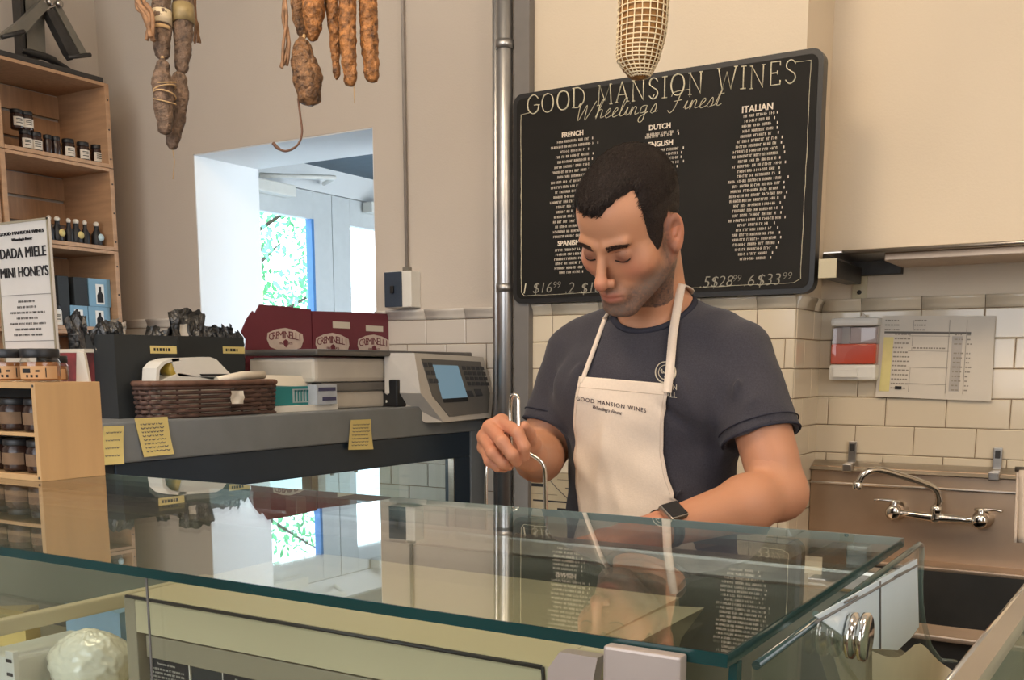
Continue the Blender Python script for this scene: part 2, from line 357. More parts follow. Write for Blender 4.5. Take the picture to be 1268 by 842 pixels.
# trees outside the doors
leafm = mat('summer_leaves', rgb(104, 186, 126), .6, var=.4, scale=2)
for n, (tx, ty, lab) in enumerate(((-9.75, 9.6, 'sunlit leafy street tree seen through the left glazed door'),)):
    t = thing('street_tree', (tx, ty, 0), lab, 'tree')
    MB().tube([(tx, ty, 0), (tx + .1, ty, 1.5), (tx, ty + .1, 3.0), (tx, ty, 4.6)], [.16, .13, .1, .03], 8).build('trunk', M['wood'], t)
    br = MB()
    for k in range(14):
        a = k * 2.4; z = 1.2 + k * .22; br.tube([(tx, ty, z), (tx + math.cos(a) * .7, ty + math.sin(a) * .7, z + .4), (tx + math.cos(a) * .9, ty + math.sin(a) * .9, z + .5)], [.03, .016, .005], 5)
    br.build('branch', mat('dark_bark', rgb(70, 62, 50), .9), t)
    lf = MB(); R = random.Random(3)
    for k in range(5200):
        v = Vector((R.gauss(0, 1), R.gauss(0, 1), R.gauss(0, 1))).normalized() * (R.random() ** .4)
        if noise.noise(v * 2.6) < -.12: continue
        p = Vector((tx + v.x * 1.15, ty + v.y * 1.15, 1.9 + v.z * 2.0)); s_ = R.uniform(.035, .065)
        a = Vector((R.gauss(0, 1), R.gauss(0, 1), R.gauss(0, 1))).normalized(); b = a.orthogonal().normalized()
        lf.add([p - a * s_, p + b * s_ * .45, p + a * s_, p - b * s_ * .45], [(0, 1, 2, 3)])
    o = lf.build('foliage', leafm, t); o['kind'] = 'stuff'
structure(MB().box((-14, 1.5, -.12), (-4.1, 14, -.06)).build('ground', mat('pale_pavement', rgb(190, 188, 182), .9, var=.05)))

# pipes, conduit, switch box
def pipe(name, x, y, r, z0, z1, label, m, cat='pipe', joints=()):
    t = thing(name, (x, y, z0), label, cat); MB().tube([(x, y, z0), (x, y, z1)], r, 20).build('tube', m, t)
    for z in joints: MB().tube([(x, y, z - .012), (x, y, z + .012)], r * 1.12, 20).build('coupling', m, t)
pipe('downpipe', -1.664, 2.665, .0235, 0, WZ, 'thick bright metal pipe running up the wall left of the blackboard', M['galv'], joints=(2.30, 1.63))
pipe('riser_pipe', -1.715, 2.70, .011, 0, WZ, 'thin pipe to the left of the thick metal pipe', M['galv'])
st = MB().box((-1.636, 2.668, 0), (-1.585, 2.698, WZ), .003).build('wall_channel', mat('grey_channel', rgb(118, 114, 110), .6, var=.05)); tag(st, 'flat grey vertical channel between thick pipe and blackboard', 'channel')
t = thing('conduit', (-2.078, 2.738, 1.70), 'thin grey conduit running down the wall to the dark switch box', 'conduit')
MB().tube([(-2.078, 2.738, 1.70), (-2.078, 2.738, WZ)], .0055, 10).build('tube', mat('painted_conduit', rgb(150, 142, 134), .6), t)
MB().box((-2.09, 2.731, 1.695), (-2.066, 2.75, 1.715), .002).build('connector', M['iron2'], t)
t = thing('switch_box', (-2.085, 2.72, 1.59), 'small navy fronted switch box on the wall below the conduit', 'switch box')
MB().box((-2.137, 2.700, 1.588), (-2.033, 2.75, 1.70), .003).build('box_body', M['white'], t)
MB().box((-2.135, 2.694, 1.590), (-2.068, 2.701, 1.698), .002).build('cover', mat('navy_cover', rgb(48, 60, 76), .5), t)
MB().box((-2.108, 2.688, 1.632), (-2.095, 2.695, 1.655), .001).build('toggle', M['black'], t)
# ================================================================== LEFT SHELF CRATES
SX, SXB = -3.25, -3.52
lev = [(2.100, 2.385), (1.815, 2.098), (1.530, 1.813), (1.245, 1.528)]
lv_names = ['top', 'second', 'third', 'bottom']
def crate(y0, y1, z0, z1, label, group):
    t = thing('wooden_crate', ((SX + SXB) / 2, (y0 + y1) / 2, z0), label, 'crate', group)
    th = .018
    for y in (y0, y1 - th): MB().box((SXB, y, z0), (SX, y + th, z1), .002).build('end_board', M['wood'], t)
    MB().box((SXB, y0 + th, z0), (SX, y1 - th, z0 + .013), .001).build('bottom_board', M['wood_h'], t)
    MB().box((SXB, y0 + th, z1 - .011), (SX, y1 - th, z1), .001).build('top_board', M['wood_h'], t)
    hz = (z1 - z0 - .024) / 3
    for k in range(3):
        MB().box((SXB, y0 + th, z0 + .014 + hz * k + .004), (SXB + .009, y1 - th, z0 + .012 + hz * (k + 1) - .004), .001).build('slat', M['wood_h'], t)
    for k in (0, 1, 2):
        MB().lathe([(.003, 0), (.003, .002)], (SX, y1 - th / 2, z0 + .03 + k * .1), 8, 'x').build('nail', M['iron'], t)
    return t
YS = [(2.135, 2.57), (1.69, 2.125)]
for n, (z0, z1) in enumerate(lev):
    crate(YS[0][0], YS[0][1], z0, z1, 'pale wooden crate with slatted back, %s of the column in the corner' % lv_names[n], 'crates stacked as shelves')
for n, (z0, z1) in enumerate(lev):
    crate(YS[1][0], YS[1][1], z0, z1, 'pale wooden crate at the left picture edge, %s of its column' % lv_names[n], 'crates stacked as shelves')
MB().box((SXB, 1.69, .0), (SX, 2.57, 1.243), .004).build('crate_plinth', M['wood']); tag(bpy.data.objects['crate_plinth'], 'wooden plinth under the stacked crates', 'plinth')

honey = mat('dark_jam', rgb(48, 30, 24), .25, var=.3)
def jar(x, y, z, r, h, label, group, body=None, lidm=None, lab=True, cat='jar'):
    t = thing('jar', (x, y, z), label, cat, group)
    MB().lathe([(r * .92, 0), (r, r * .15), (r, h * .70), (r * .84, h * .80), (r * .84, h * .82)], (x, y, z), 16).build('jar_body', body or honey, t)
    MB().lathe([(r * .93, h * .80), (r * .95, h * .82), (r * .95, h * .98), (r * .9, h)], (x, y, z), 16).build('lid', lidm or M['black'], t)
    if lab:
        m = MB(); m.grid([[(x + math.cos(a) * r * 1.02, y + math.sin(a) * r * 1.02, z + h * q) for a in np.linspace(-1.1, .7, 9)] for q in (.15, .6)]); lb_ = m.build('paper_label', M['paper'], t)
        m = MB()
        for q in (.3, .42, .5): m.grid([[(x + math.cos(a) * r * 1.04, y + math.sin(a) * r * 1.04, z + h * (q + dq)) for a in np.linspace(-.7, .25, 6)] for dq in (-.02, .02)])
        m.build('print', M['ink'], lb_)
    return t
zt = lev[0][0] + .014
for px, lab in ((33, 'jar at the left end of the top shelf row'), (45, 'second jar from the left on the top shelf'), (60, 'narrow dark jar in the middle of the top shelf'), (70, 'dark jar left of the three labelled jars on the top shelf'),
                (85, 'left one of the three labelled jars on the top shelf'), (103, 'middle one of the three labelled jars on the top shelf'), (120, 'black lidded labelled jar at the right end of the top shelf')):
    p = onx(px, 190, -3.31); jar(p[0], p[1], zt, .0215 if px > 75 or px < 50 else .015, .068, lab, 'jars on the top shelf', lab=not 50 < px < 75)
for px in (21, 33):
    p = onx(px, 150, -3.32); jar(p[0], p[1], zt + .069, .021, .062, 'black lidded jar stacked on top of the %s shelf jars' % ('leftmost' if px < 30 else 'second'), 'jars on the top shelf')
zt = lev[1][0] + .014
brass = mat('gold_stopper', rgb(214, 190, 120), .3, var=.1)
for k, (px, rr, lab) in enumerate(((62, .016, 'leftmost little stoppered bottle on the second shelf'), (72, .02, 'dark bottle with yellow neck tag, left on the second shelf'), (86, .016, 'slim dark bottle between the tagged bottles'),
                   (95, .021, 'squat dark bottle in the middle of the second shelf'), (106, .016, 'slim bottle behind the round labelled one'), (120, .02, 'dark bottle with a round white label at the right end of the second shelf'))):
    p = onx(px, 295, -3.30); x, y = p[0], p[1]; h = .085
    t = thing('small_bottle', (x, y, zt), lab, 'bottle', 'stoppered bottles on the second shelf')
    MB().lathe([(rr * .9, 0), (rr, .004), (rr, h * .45), (rr * .45, h * .66), (rr * .4, h * .8), (rr * .48, h * .82)], (x, y, zt), 14).build('bottle_body', M['black'], t)
    MB().lathe([(rr * .3, h * .8), (rr * .45, h * .86), (rr * .5, h * .93), (rr * .25, h)], (x, y, zt), 12).build('stopper', M['paper'], t)
    if k in (1, 3, 5): MB().lathe([(.0125, 0), (.0125, .0015)], (x + rr + .001, y + .002, zt + .03), 14, 'x').build('round_label', M['yellow'] if k < 5 else mat('pale_blue_label', rgb(190, 214, 220), .6), t)
zt = lev[2][0] + .014
bluebox = mat('pale_blue_carton', rgb(120, 160, 184), .6, var=.06)
for (x0, x1, y0, y1, m, lab) in ((110, 135.5, 369, 395, bluebox, 'pale blue bottle carton, lower right of the third shelf'), (86, 108, 369, 395, bluebox, 'pale blue bottle carton beside the lower right one'),
                             (110, 135.5, 332, 367, bluebox, 'tall pale blue carton on top of the right carton'), (92, 107, 333, 367, M['blackcard'], 'dark carton stacked left of the top blue carton'), (74, 84, 333, 394, M['blackcard'], 'dark carton standing at the left of the third shelf cartons')):
    a = onx(x0, y1, -3.28); b = onx(x1, y0, -3.28); c = onx((x0 + x1) / 2, y1, -3.28)
    z0 = zt if y1 > 380 else zt + .0721; z1 = zt + .072 if y0 > 360 else (zt + .0721 + .098)
    t = thing('bottle_carton', (-3.32, (a[1] + b[1]) / 2, z0), lab, 'carton', 'cartons on the third shelf')
    MB().box((-3.37, a[1] + .001, z0), (-3.28, b[1] - .001, z1 - .0005), .001).build('box_body', m, t)
    if m is bluebox:
        ym = (a[1] + b[1]) / 2; h = z1 - z0; MB().box((-3.2799, ym - .017, z0 + .008), (-3.279, ym + .017, z0 + h * .8)).build('picture_panel', M['white'], t)
        MB().prism([(-3.2789, ym + u * .013, z0 + v * h) for u, v in ((-1, .14), (1, .14), (1, .4), (.4, .55), (.4, .72), (-.4, .72), (-.4, .55), (-1, .4))], (.0006, 0, 0)).build('bottle_print', M['ink'], t)
for px in (64, 70):
    p = onx(px, 385, -3.28); jar(p[0], p[1], zt, .017, .07, 'small pale jar %s at the left of the third shelf' % ('behind' if px < 66 else 'in front'), 'pale jars on the third shelf', body=M['white'])

# iron press on top of the crates
zc = lev[0][1]
t = thing('iron_press', (-3.38, 2.35, zc), 'dark cast iron press with hinged arms on top of the crates', 'press')
MB().box((-3.50, 2.14, zc), (-3.262, 2.56, zc + .022), .006).build('base_tray', M['iron'], t)
P = lambda x, y, X=-3.36: Vector(onx(x, y, X))
MB().prism([P(32, 0) + Vector((0, 0, .25)), P(32, 66), P(57, 72), P(57, 0) + Vector((0, 0, .25))], (-.06, 0, 0)).build('post', M['iron2'], t)
MB().prism([P(26, 0) + Vector((0, 0, .25)), P(29, 70), P(34, 70), P(34, 0) + Vector((0, 0, .25))], (-.045, 0, 0)).build('post_side', M['iron'], t)
for pts, nm, m in (([(52, 0), (62, 8), (30, 43), (2, 48), (6, 40), (30, 22)], 'left_arm', M['iron2']), ([(58, 14), (66, 10), (98, 66), (90, 74), (84, 66)], 'right_arm', M['iron']), ([(68, 8), (76, 8), (108, 66), (100, 68)], 'brace_arm', M['iron2'])):
    MB().prism([P(a, b, -3.31) for a, b in pts], (-.03, 0, 0)).build(nm, m, t)
MB().tube([P(2, 46, -3.305), P(30, 39, -3.305)], .007, 8).build('grip_bar', M['iron'], t); MB().tube([P(84, 71, -3.305), P(112, 68, -3.305)], .007, 8).build('grip_bar', M['iron'], t)
for c in ((61, 3), (72, 5)): MB().lathe([(.013, 0), (.013, .012), (.006, .016)], P(c[0], c[1], -3.31), 12, 'x').build('pivot_bolt', M['steel'], t)
MB().tube(smooth_path([P(26, 62), P(40, 66), P(60, 72), P(78, 82), P(92, 92)]), [.014] * 5 + [.018] * 10 + [.012] * 10, 8, flat=.7).build('clamp_lever', M['iron'], t)

# ================================================================== HONEY CRATE, JARS AND SIGN ON THE GLASS TOP
GZ = 1.27
t = thing('display_box', (-1.2, .78, GZ), 'light plywood display box with open front on the glass top', 'box')
bx0, bx1, by0, by1, bz1 = -1.31, -1.0895, .7366, .8235, 1.3832
th = .007
MB().box((bx1 - th, by0, GZ), (bx1, by1, bz1), .0007).build('side_panel', M['ply'], t); MB().box((bx0, by0, GZ), (bx0 + th, by1, bz1), .0007).build('side_panel', M['ply'], t)
MB().box((bx0 + th, by0, bz1 - th), (bx1 - th, by1, bz1), .0007).build('top_panel', M['ply'], t); MB().box((bx0 + th, by0, GZ), (bx1 - th, by1, GZ + th), .0007).build('bottom_panel', M['ply'], t)
MB().box((bx0 + th, by1 - .004, GZ + th), (bx1 - th, by1 - .001, bz1 - th)).build('back_panel', M['blackcard'], t)
MB().box((bx0 + th, by0 + .003, GZ + .051), (bx1 - th, by1 - .005, GZ + .0555), .0007).build('shelf', M['ply'], t)
for z in (GZ + .004, bz1 - .004): MB().lathe([(.0016, 0), (.0016, .0008)], (bx1 - .0035, by0 - .0005, z), 8, 'y').build('staple', M['iron'], t)
amber = mat('amber_honey', rgb(150, 92, 48), .2, var=.25, scale=50, spec=.8)
for z, nm in ((GZ + th + .0005, 'lower'), (GZ + .056, 'upper')):
    for k, side in enumerate(('right', 'middle', 'left')):
        x = bx1 - th - .025 - k * .0465; tt = jar(x, by0 + .028, z, .020, .038, '%s dark jar on the %s shelf inside the plywood box' % (side, nm), 'jars inside the plywood box', cat='jar', lab=False)
        MB().grid([[(x + math.cos(a) * .0205, by0 + .028 + math.sin(a) * .0205, z + q) for a in np.linspace(-2.6, -.4, 10)] for q in (.008, .022)]).build('paper_label', mat('brown_label', rgb(120, 92, 66), .7, var=.2, scale=70), tt)
def honeyjar(x, y, z, lab, s=1.0):
    r, h = .0223 * s, .0385 * s
    t = thing('honey_jar', (x, y, z), lab, 'jar', 'honey jars on the plywood box')
    MB().lathe([(r * .9, 0), (r, .003), (r, h * .55), (r * .98, h * .62), (r * .9, h * .70), (r * .9, h * .74)], (x, y, z), 24).build('jar_glass', M['jarglass'], t)
    MB().lathe([(r * .88, .0015), (r * .965, .004), (r * .965, h * .54), (r * .9, h * .6)], (x, y, z), 24).build('honey_fill', amber, t)
    MB().lathe([(r * .95, h * .73), (r * .98, h * .76), (r * .98, h * .97), (r * .93, h)], (x, y, z), 24).build('lid', M['black'], t)
    lb = MB().grid([[(x + math.cos(a) * r * 1.01, y + math.sin(a) * r * 1.01, z + q * h) for a in np.linspace(-1.9, .3, 12)] for q in (.1, .48)]).build('paper_label', mat('kraft_label', rgb(196, 152, 106), .7, var=.08), t)
    for a0, wdt, q0, q1 in ((-1.35, .5, .27, .40), (-1.3, .12, .14, .22), (-1.05, .12, .14, .22), (-.8, .12, .14, .22), (-.35, .05, .14, .42), (-.75, .2, .3, .36)):
        MB().grid([[(x + math.cos(a) * r * 1.02, y + math.sin(a) * r * 1.02, z + q * h) for a in np.linspace(a0 - wdt / 2, a0 + wdt / 2, 4)] for q in (q0, q1)]).build('print', M['ink'], lb)
honeyjar(-1.1235, .769, bz1, 'right honey jar with black lid on top of the plywood box')
honeyjar(-1.1720, .764, bz1, 'left honey jar with black lid on top of the plywood box')
honeyjar(-1.150, .8035, bz1, 'honey jar in the back row behind the two front ones', .8)
t = thing('folded_card', (-1.105, .805, bz1), 'small white folded card beside the right honey jar', 'card')
MB().prism([(-1.110, .806, bz1), (-1.094, .812, bz1), (-1.099, .811, bz1 + .034), (-1.107, .807, bz1 + .036)], (-.0025, .005, 0)).build('card_leaf', M['paper'], t)
# sign
sg = thing('price_sign', (-1.25, .822, bz1), 'upright white DADA MIELE MINI HONEYS price sign at the left', 'sign')
sy = .829; A = Vector(ony(-7, 273, sy)); B = Vector(ony(59, 269, sy)); ztop = B.z; zbot = bz1 + .0005
X0, X1 = A.x, B.x
sbd = MB().box((X0, sy, zbot - .113), (X1, sy + .004, ztop), .0007).build('sign_board', mat('sign_card', rgb(206, 200, 192), .6, var=.03), sg)
for a, b in (((X0, zbot), (X0 + .0025, ztop)), ((X1 - .0025, zbot), (X1, ztop)), ((X0, ztop - .0025), (X1, ztop))): MB().box((a[0], sy - .0012, a[1]), (b[0], sy, b[1])).build('sign_edge', M['creamd'], sg)
xc = (X0 + X1) / 2; hh = ztop - zbot
def sline(txt, f, size, **kw): place_text(txt, size, (xc, sy - .0008, ztop - hh * f), (1, 0, 0), (0, 0, 1), M['ink'], sbd, **kw)
SW = X1 - X0; sline('GOOD MANSION WINES', .075, .0058, fit=SW * .84); sline("Wheeling's Finest", .115, .005, shear=.3, fit=SW * .38)
sline('DADA MIELE', .20, .0180, bold=0, fit=SW * .86); sline('MINI HONEYS', .32, .0175, bold=0, fit=SW * .90); sline('$3.99 EACH', .92, .0175, bold=0, fit=SW * .68)
def ticks(mb, c, y, w, h, R, dirx=(1, 0, 0)):
    """a row of unreadably small print: clusters of upright and level strokes"""
    u = -w / 2; dp = h * .08
    while u < w / 2:
        for _ in range(R.randint(2, 8)):
            if u > w / 2: break
            a = c[0] + u; z = c[2]; s_ = h * .62
            mb.box((a, y, z - h / 2), (a + h * .17, y + dp, z + h / 2))
            q = R.random()
            if q < .6: mb.box((a, y, z + h / 2 - h * .17), (a + s_ * .8, y + dp, z + h / 2))
            if q > .35: mb.box((a, y, z - h * .1), (a + s_ * .7, y + dp, z + h * .08))
            if .2 < q < .8: mb.box((a + s_ * .65, y, z - h / 2), (a + s_ * .82, y + dp, z + h / 2))
            u += s_ * 1.2
        u += h * .6
R = random.Random(5)
for k, w in enumerate((.3, .35, .65, .4, .68, .5, .55)):
    m = MB(); ticks(m, (xc, 0, ztop - hh * (.50 + k * .035)), sy - .0008, w * (X1 - X0), .0026, R); tag(m.build('small_print', M['ink'], sbd), kind='stuff')
for f in (.46, .75): MB().box((X0 + .004, sy - .0006, ztop - hh * f), (X1 - .004, sy, ztop - hh * f + .0006)).build('rule', M['greyink'], sbd)

# ================================================================== BLACK REAR COUNTER (display cooler seen from its service side)
KX, KB, KY0, KY1, KZ0, KZ1 = -1.78, -2.47, 1.345, 2.735, 1.208, 1.291
kc = thing('display_cooler', (-2.1, 2.04, 0), 'tall grey topped display cooler along the left with dark framed glass doors', 'display case')
MB().box((KB, KY0, KZ0), (KX, KY1, KZ1), .004).build('worktop', M['counter'], kc)
yp = onx(584, 560, KX)[1]
MB().box((KX - .05, yp, 0), (KX - .001, KY1, KZ0), .002).build('corner_post', M['counter'], kc)
MB().box((KB, KY1 - .04, 0), (KX - .05, KY1, .9), .002).build('end_panel', M['counter'], kc); MB().box((KB, KY0, 0), (KX - .01, KY0 + .03, KZ0), .002).build('end_panel', M['blackcard'], kc)
MB().box((KB, KY0 + .03, 0), (KX - .01, KY1 - .04, .62), .002).build('base_cabinet', M['blackcard'], kc)
yi = onx(566, 580, KX)[1]; zi = onx(560, 568, KX)[2]
for nm, a, b in (('door_rail', (KX - .045, KY0 + .03, zi), (KX - .006, yp, KZ0)), ('door_rail', (KX - .045, KY0 + .03, .62), (KX - .006, yp, .68)), ('door_stile', (KX - .045, yi, .68), (KX - .006, yp, zi)), ('door_stile', (KX - .045, KY0 + .03, .68), (KX - .006, KY0 + .08, zi))):
    MB().box(a, b, .003).build(nm, M['navy'], kc)
MB().box((KX - .03, KY0 + .08, .68), (KX - .025, yi, zi)).build('door_glass', M['glass'], kc)
MB().box((KX - .024, yi - .012, .68), (KX - .004, yi - .006, zi)).build('door_trim', M['steel'], kc)
MB().box((KB, KY0 + .03, zi + .03), (KB + .03, KY1, KZ0), .003).build('rear_rail', M['navy'], kc); MB().box((KB, KY1 - .04, .62), (KB + .03, KY1, KZ0), .003).build('rear_post', M['steel'], kc)
MB().box((KB + .012, KY0 + .03, .62), (KB + .016, KY1 - .04, zi + .03)).build('front_glass', M['glass'], kc)
for y in (2.2, 2.42): MB().prism([(KX - .1, y, .75), (KX - .1, y, zi - .01), (KB + .1, y + .12, zi - .01), (KB + .1, y + .12, .75)], (0, .004, 0)).build('glass_divider', M['glass'], kc)
MB().box((KB + .10, KY0 + .2, KZ0 - .022), (KB + .13, KY1 - .1, KZ0 - .001), .003).build('added_lamp_tube', M['white'], kc)  # added tube to carry the extra light below
area('added_cooler_light', (-2.25, 2.2, 1.17), .9, 2.6, (.95, .98, 1.0), (-2.0, 2.75, .9), .05)  # light added to brighten the tiles seen through the glass
# taped notes on the edge of the worktop
def note(px, label, name='taped_note', curl=.006, rows=5, seed=1):
    pts = [Vector(onx(x, y, KX + .002)) for x, y in px]  # tl tr br bl
    t = thing(name, pts[0], label, 'note'); g = []
    for i in range(7):
        v = i / 6; row = []
        for j in range(7):
            u = j / 6; p = pts[0] * (1 - u) * (1 - v) + pts[1] * u * (1 - v) + pts[2] * u * v + pts[3] * (1 - u) * v
            p.x += curl * v * v * (0.4 + u) + .001; row.append(p)
        g.append(row)
    MB().grid(g).build('note_paper', M['yellow'], t); R = random.Random(seed); w = MB()
    for r in range(rows):
        v = .14 + r * .8 / rows; u = .12
        while u < .8:
            l = R.uniform(.04, .14)
            q = [pts[0] * (1 - a) * (1 - b) + pts[1] * a * (1 - b) + pts[2] * a * b + pts[3] * (1 - a) * b + Vector((curl * b * b * (.4 + a) + .0018, 0, 0)) for a, b in ((u, v + R.uniform(-.01, .01)), (u + l / 2, v + .03), (u + l, v), (u + l, v + .03), (u + l / 2, v + .055), (u, v + .03))]
            w.add(q, [tuple(range(6))]); u += l + .03
    tag(w.build('handwriting', M['greyink'], t), kind='stuff')
note([(166, 518), (207, 516), (212, 562), (177, 566)], 'yellow handwritten note hanging left on the grey worktop edge', rows=8)
note([(128, 528), (153, 527), (150, 574), (125, 576)], 'curled yellow note beside the plywood box on the worktop edge', rows=4, seed=2)
note([(434, 520), (459, 519), (459, 556), (430, 557)], 'small yellow note in the middle of the worktop edge', rows=7, seed=3)

# black boxes with snack pouches
def openbox(name, xf, xb, pxa, pxb, ytop, z0, m, label, group=None):
    a = onx(pxa, 450, xf)[1]; b = onx(pxb, 450, xf)[1]; z1 = onx((pxa + pxb) / 2, ytop, xf)[2]; th = .004
    t = thing(name, ((xf + xb) / 2, (a + b) / 2, z0), label, 'box', group)
    for nm, p, q in (('front_panel', (xf - th, a, z0), (xf, b, z1)), ('back_panel', (xb, a, z0), (xb + th, b, z1)), ('side_panel', (xb + th, a, z0), (xf - th, a + th, z1)), ('side_panel', (xb + th, b - th, z0), (xf - th, b, z1)), ('bottom_panel', (xb + th, a + th, z0), (xf - th, b - th, z0 + th))):
        MB().box(p, q).build(nm, m, t)
    return t, a, b, z1
def label_strip(t, xf, px, m=None, txt=True, name='label_strip'):
    a = Vector(onx(px[0], px[1], xf + .001)); b = Vector(onx(px[2], px[3], xf + .001)); MB().box((xf + .0003, a.y, b.z), (xf + .0012, b.y, a.z)).build(name, m or M['yellow'], t)
    if txt:
        w = MB(); R = random.Random(int(px[0])); y = a.y + (b.y - a.y) * .12; h = (a.z - b.z)
        while y < a.y + (b.y - a.y) * .7: l = R.uniform(.003, .008); w.box((xf + .0013, y, b.z + h * .3), (xf + .0018, y + l, b.z + h * .7)); y += l + .003
        w.build('print', M['ink'], t)
bA, ya, yb, za = openbox('cardboard_tray', -1.90, -1.995, 143, 221, 415, KZ1, M['blackcard'], 'black open cardboard tray of snack pouches nearest the plywood box')
label_strip(bA, -1.90, (186, 428, 219, 438))
bB, yc, yd, zb = openbox('cardboard_tray', -2.005, -2.12, 222, 303, 417, KZ1, M['blackcard'], 'black open cardboard tray between the first tray and the red boxes')
label_strip(bB, -2.005, (276, 429, 303, 438))
def pouch(c, w, h, d, m, label, seed, tilt=0, group='snack pouches in the black trays', strip=None):
    """crimped pouch: pinched top seam, swelling body with creases"""
    g = []; nu, nv = 20, 20
    for side in (1, -1):
        rows = []
        for i in range(nv):
            v = i / (nv - 1); bul = math.sin(math.pi * min(1, (1 - v) * 1.1 + .05)) ** .7 if v < .93 else .06; row = []
            for j in range(nu):
                u = j / (nu - 1) - .5; nzv = noise.noise(Vector((u * 4 + seed * 7.1, v * 5, side))) ; wv = w * (1 - .12 * bul * math.sin(v * 3))
                if v > .82: wv *= 1 + .10 * (v - .82) / .18
                n3 = noise.noise(Vector((u * 9 + seed * 3.3, v * 12, side * 2))); n4 = abs(noise.noise(Vector((u * 6 - v * 5 + seed, v * 6 + u * 5, side)))); row.append((side * d / 2 * bul * math.cos(u * math.pi * .98) ** .6 * (1 + .25 * nzv + .5 * n3 - .6 * n4) + .012 * nzv * v, u * wv + .004 * n3 * v, v * h * (1 - .10 * abs(u) * (seed % 3 > .9)) + .016 * nzv * v * v + .006 * n3 * v * v))
            rows.append(row)
        g.append(rows)
    mb = MB(); Rm = Matrix.Rotation(tilt, 3, 'X') @ Matrix.Rotation(seed * .3 - .5, 3, 'Z')
    for rows in g: mb.grid([[Rm @ Vector(p) + Vector(c) for p in r] for r in rows], False)
    if strip is None:
        o = mb.build('snack_pouch', m); return tag(o, label, 'pouch', group)
    t = thing('snack_pouch', c, label, 'pouch', group); mb.build('pouch_body', m, t)
    rows = [[Rm @ Vector((p[0] + .0015, p[1], p[2])) + Vector(c) for p in r[strip[0]:strip[1]]] for r in g[0][6:17]]; MB().grid(rows).build('label_patch', M['paper'], t); return t
for k, (px, top, w, X, lab, tl) in enumerate(((152, 396, .09, -1.955, 'black foil pouch at the left end of the first tray', .15), (168, 398, .08, -1.95, 'crumpled black pouch second in the first tray', -.2), (183, 402, .07, -1.94, 'low black pouch before the tall pouch', .3),
         (200, 399, .08, -1.965, 'creased dark pouch leaning behind the tall pouch', -.1), (130, 397, .08, -2.05, 'dark pouch sticking out left of the first tray', .2))):
    p = onx(px, top, X); pouch((X, p[1], KZ1 + .006), w * .82, p[2] - KZ1 - .006, .028, M['foil'], lab, k + 1, tl * 1.6)
p = onx(231, 388, -2.06); pouch((-2.06, p[1], KZ1 + .006), .105, p[2] - KZ1 + .008, .04, M['foil'], 'tallest black pouch with crimped top and pale label', 1.7, 0, strip=(3, 8))
for k, (px, top, w, X, lab) in enumerate(((264, 402, .07, -2.08, 'black pouch with square corner in the second tray'), (278, 405, .05, -2.06, 'short pouch in the middle of the second tray'), (293, 410, .05, -2.07, 'smallest pouch at the right end of the second tray'))):
    p = onx(px, top, X); pouch((X, p[1], KZ1 + .006), w, p[2] - KZ1 - .006, .035, M['foil'], lab, k + 11, 0)
# packets left of the trays, behind the honey sign
for k, (px, top, X, cc, lab, tl) in enumerate(((76, 393, -2.15, M['red'], 'red packet leaning behind the honey sign', .5), (88, 396, -2.2, mat('taupe_packet', rgb(120, 104, 98), .5), 'taupe packet beside the red packet', .4), (103, 392, -2.22, M['foil'], 'black packet with a pale curved stripe', .1), (118, 398, -2.15, mat('pale_packet', rgb(176, 168, 156), .4, var=.25, scale=14), 'pale patterned packet left of the trays', -.3))):
    p = onx(px, top, X); pouch((X, p[1], KZ1), .06, p[2] - KZ1 + .01, .03, cc, lab, k + 21, tl, 'packets behind the honey sign')
ca = openbox('printed_carton', -1.97, -2.1, 104, 143, 437, KZ1, mat('dark_print_card', rgb(70, 58, 62), .6, var=.5, scale=24, c2=rgb(150, 60, 62)), 'dark carton with red print and a white rim left of the trays')
MB().box((-2.1, ca[1], ca[3]), (-1.968, ca[2], ca[3] + .008), .001).build('rim', M['paper'], ca[0])
fl = MB(); c = Vector(onx(133, 430, -2.0))
for k in range(7): a = k * .9; fl.lathe([(.004, -.004), (.008, 0), (.004, .004)], c + Vector((math.cos(a) * .007, math.sin(a) * .009, .004 * math.sin(3 * a))), 8)
o = fl.build('yellow_ornament', mat('yellow_orange', rgb(222, 164, 50), .5)); tag(o, 'small yellow ornament on the rim of the dark carton', 'ornament'); o.location.z = ca[3] + .0085

# woven basket and what is in it
ba, bb = onx(180, 500, -1.83)[1], onx(339, 500, -1.83)[1]; bh = onx(250, 472, -1.83)[2] - KZ1
t = thing('woven_basket', (-1.91, (ba + bb) / 2, KZ1), 'low dark brown woven basket on the grey worktop', 'basket')
wick = mat('brown_wicker', rgb(84, 62, 54), .6, var=.4, scale=40)
xa, xb2 = -1.795, -1.895; NR = 7
def rr_path(k, off, n=72):
    out = []; g = .006 * k / NR
    a = (bb - ba) / 2 - .004 + g; b = (xa - xb2) / 2 - .012 + g
    for i in range(n):
        q = 2 * math.pi * i / n; ex = 3.2; cx = math.copysign(abs(math.cos(q)) ** (2 / ex), math.cos(q)); sx = math.copysign(abs(math.sin(q)) ** (2 / ex), math.sin(q))
        w = .0035 * math.sin(i * math.pi / 2 * 1 + off); out.append(((xa + xb2) / 2 + sx * (b + w), (ba + bb) / 2 + cx * (a + w), KZ1 + .005 + k * (bh - .009) / NR))
    return out
for k in range(NR): MB().tube(rr_path(k, math.pi * (k % 2)), .0046, 6, closed=True).build('weaver', wick, t)
MB().tube(rr_path(NR, 0), .0065, 8, closed=True).build('rim', mat('brown_wicker_rim', rgb(104, 74, 60), .6, var=.35, scale=40), t)
for i in range(0, 72, 4):
    a = rr_path(0, 0)[i]; b = rr_path(NR, 0)[i]; MB().tube([a, b], .003, 5).build('stake', wick, t)
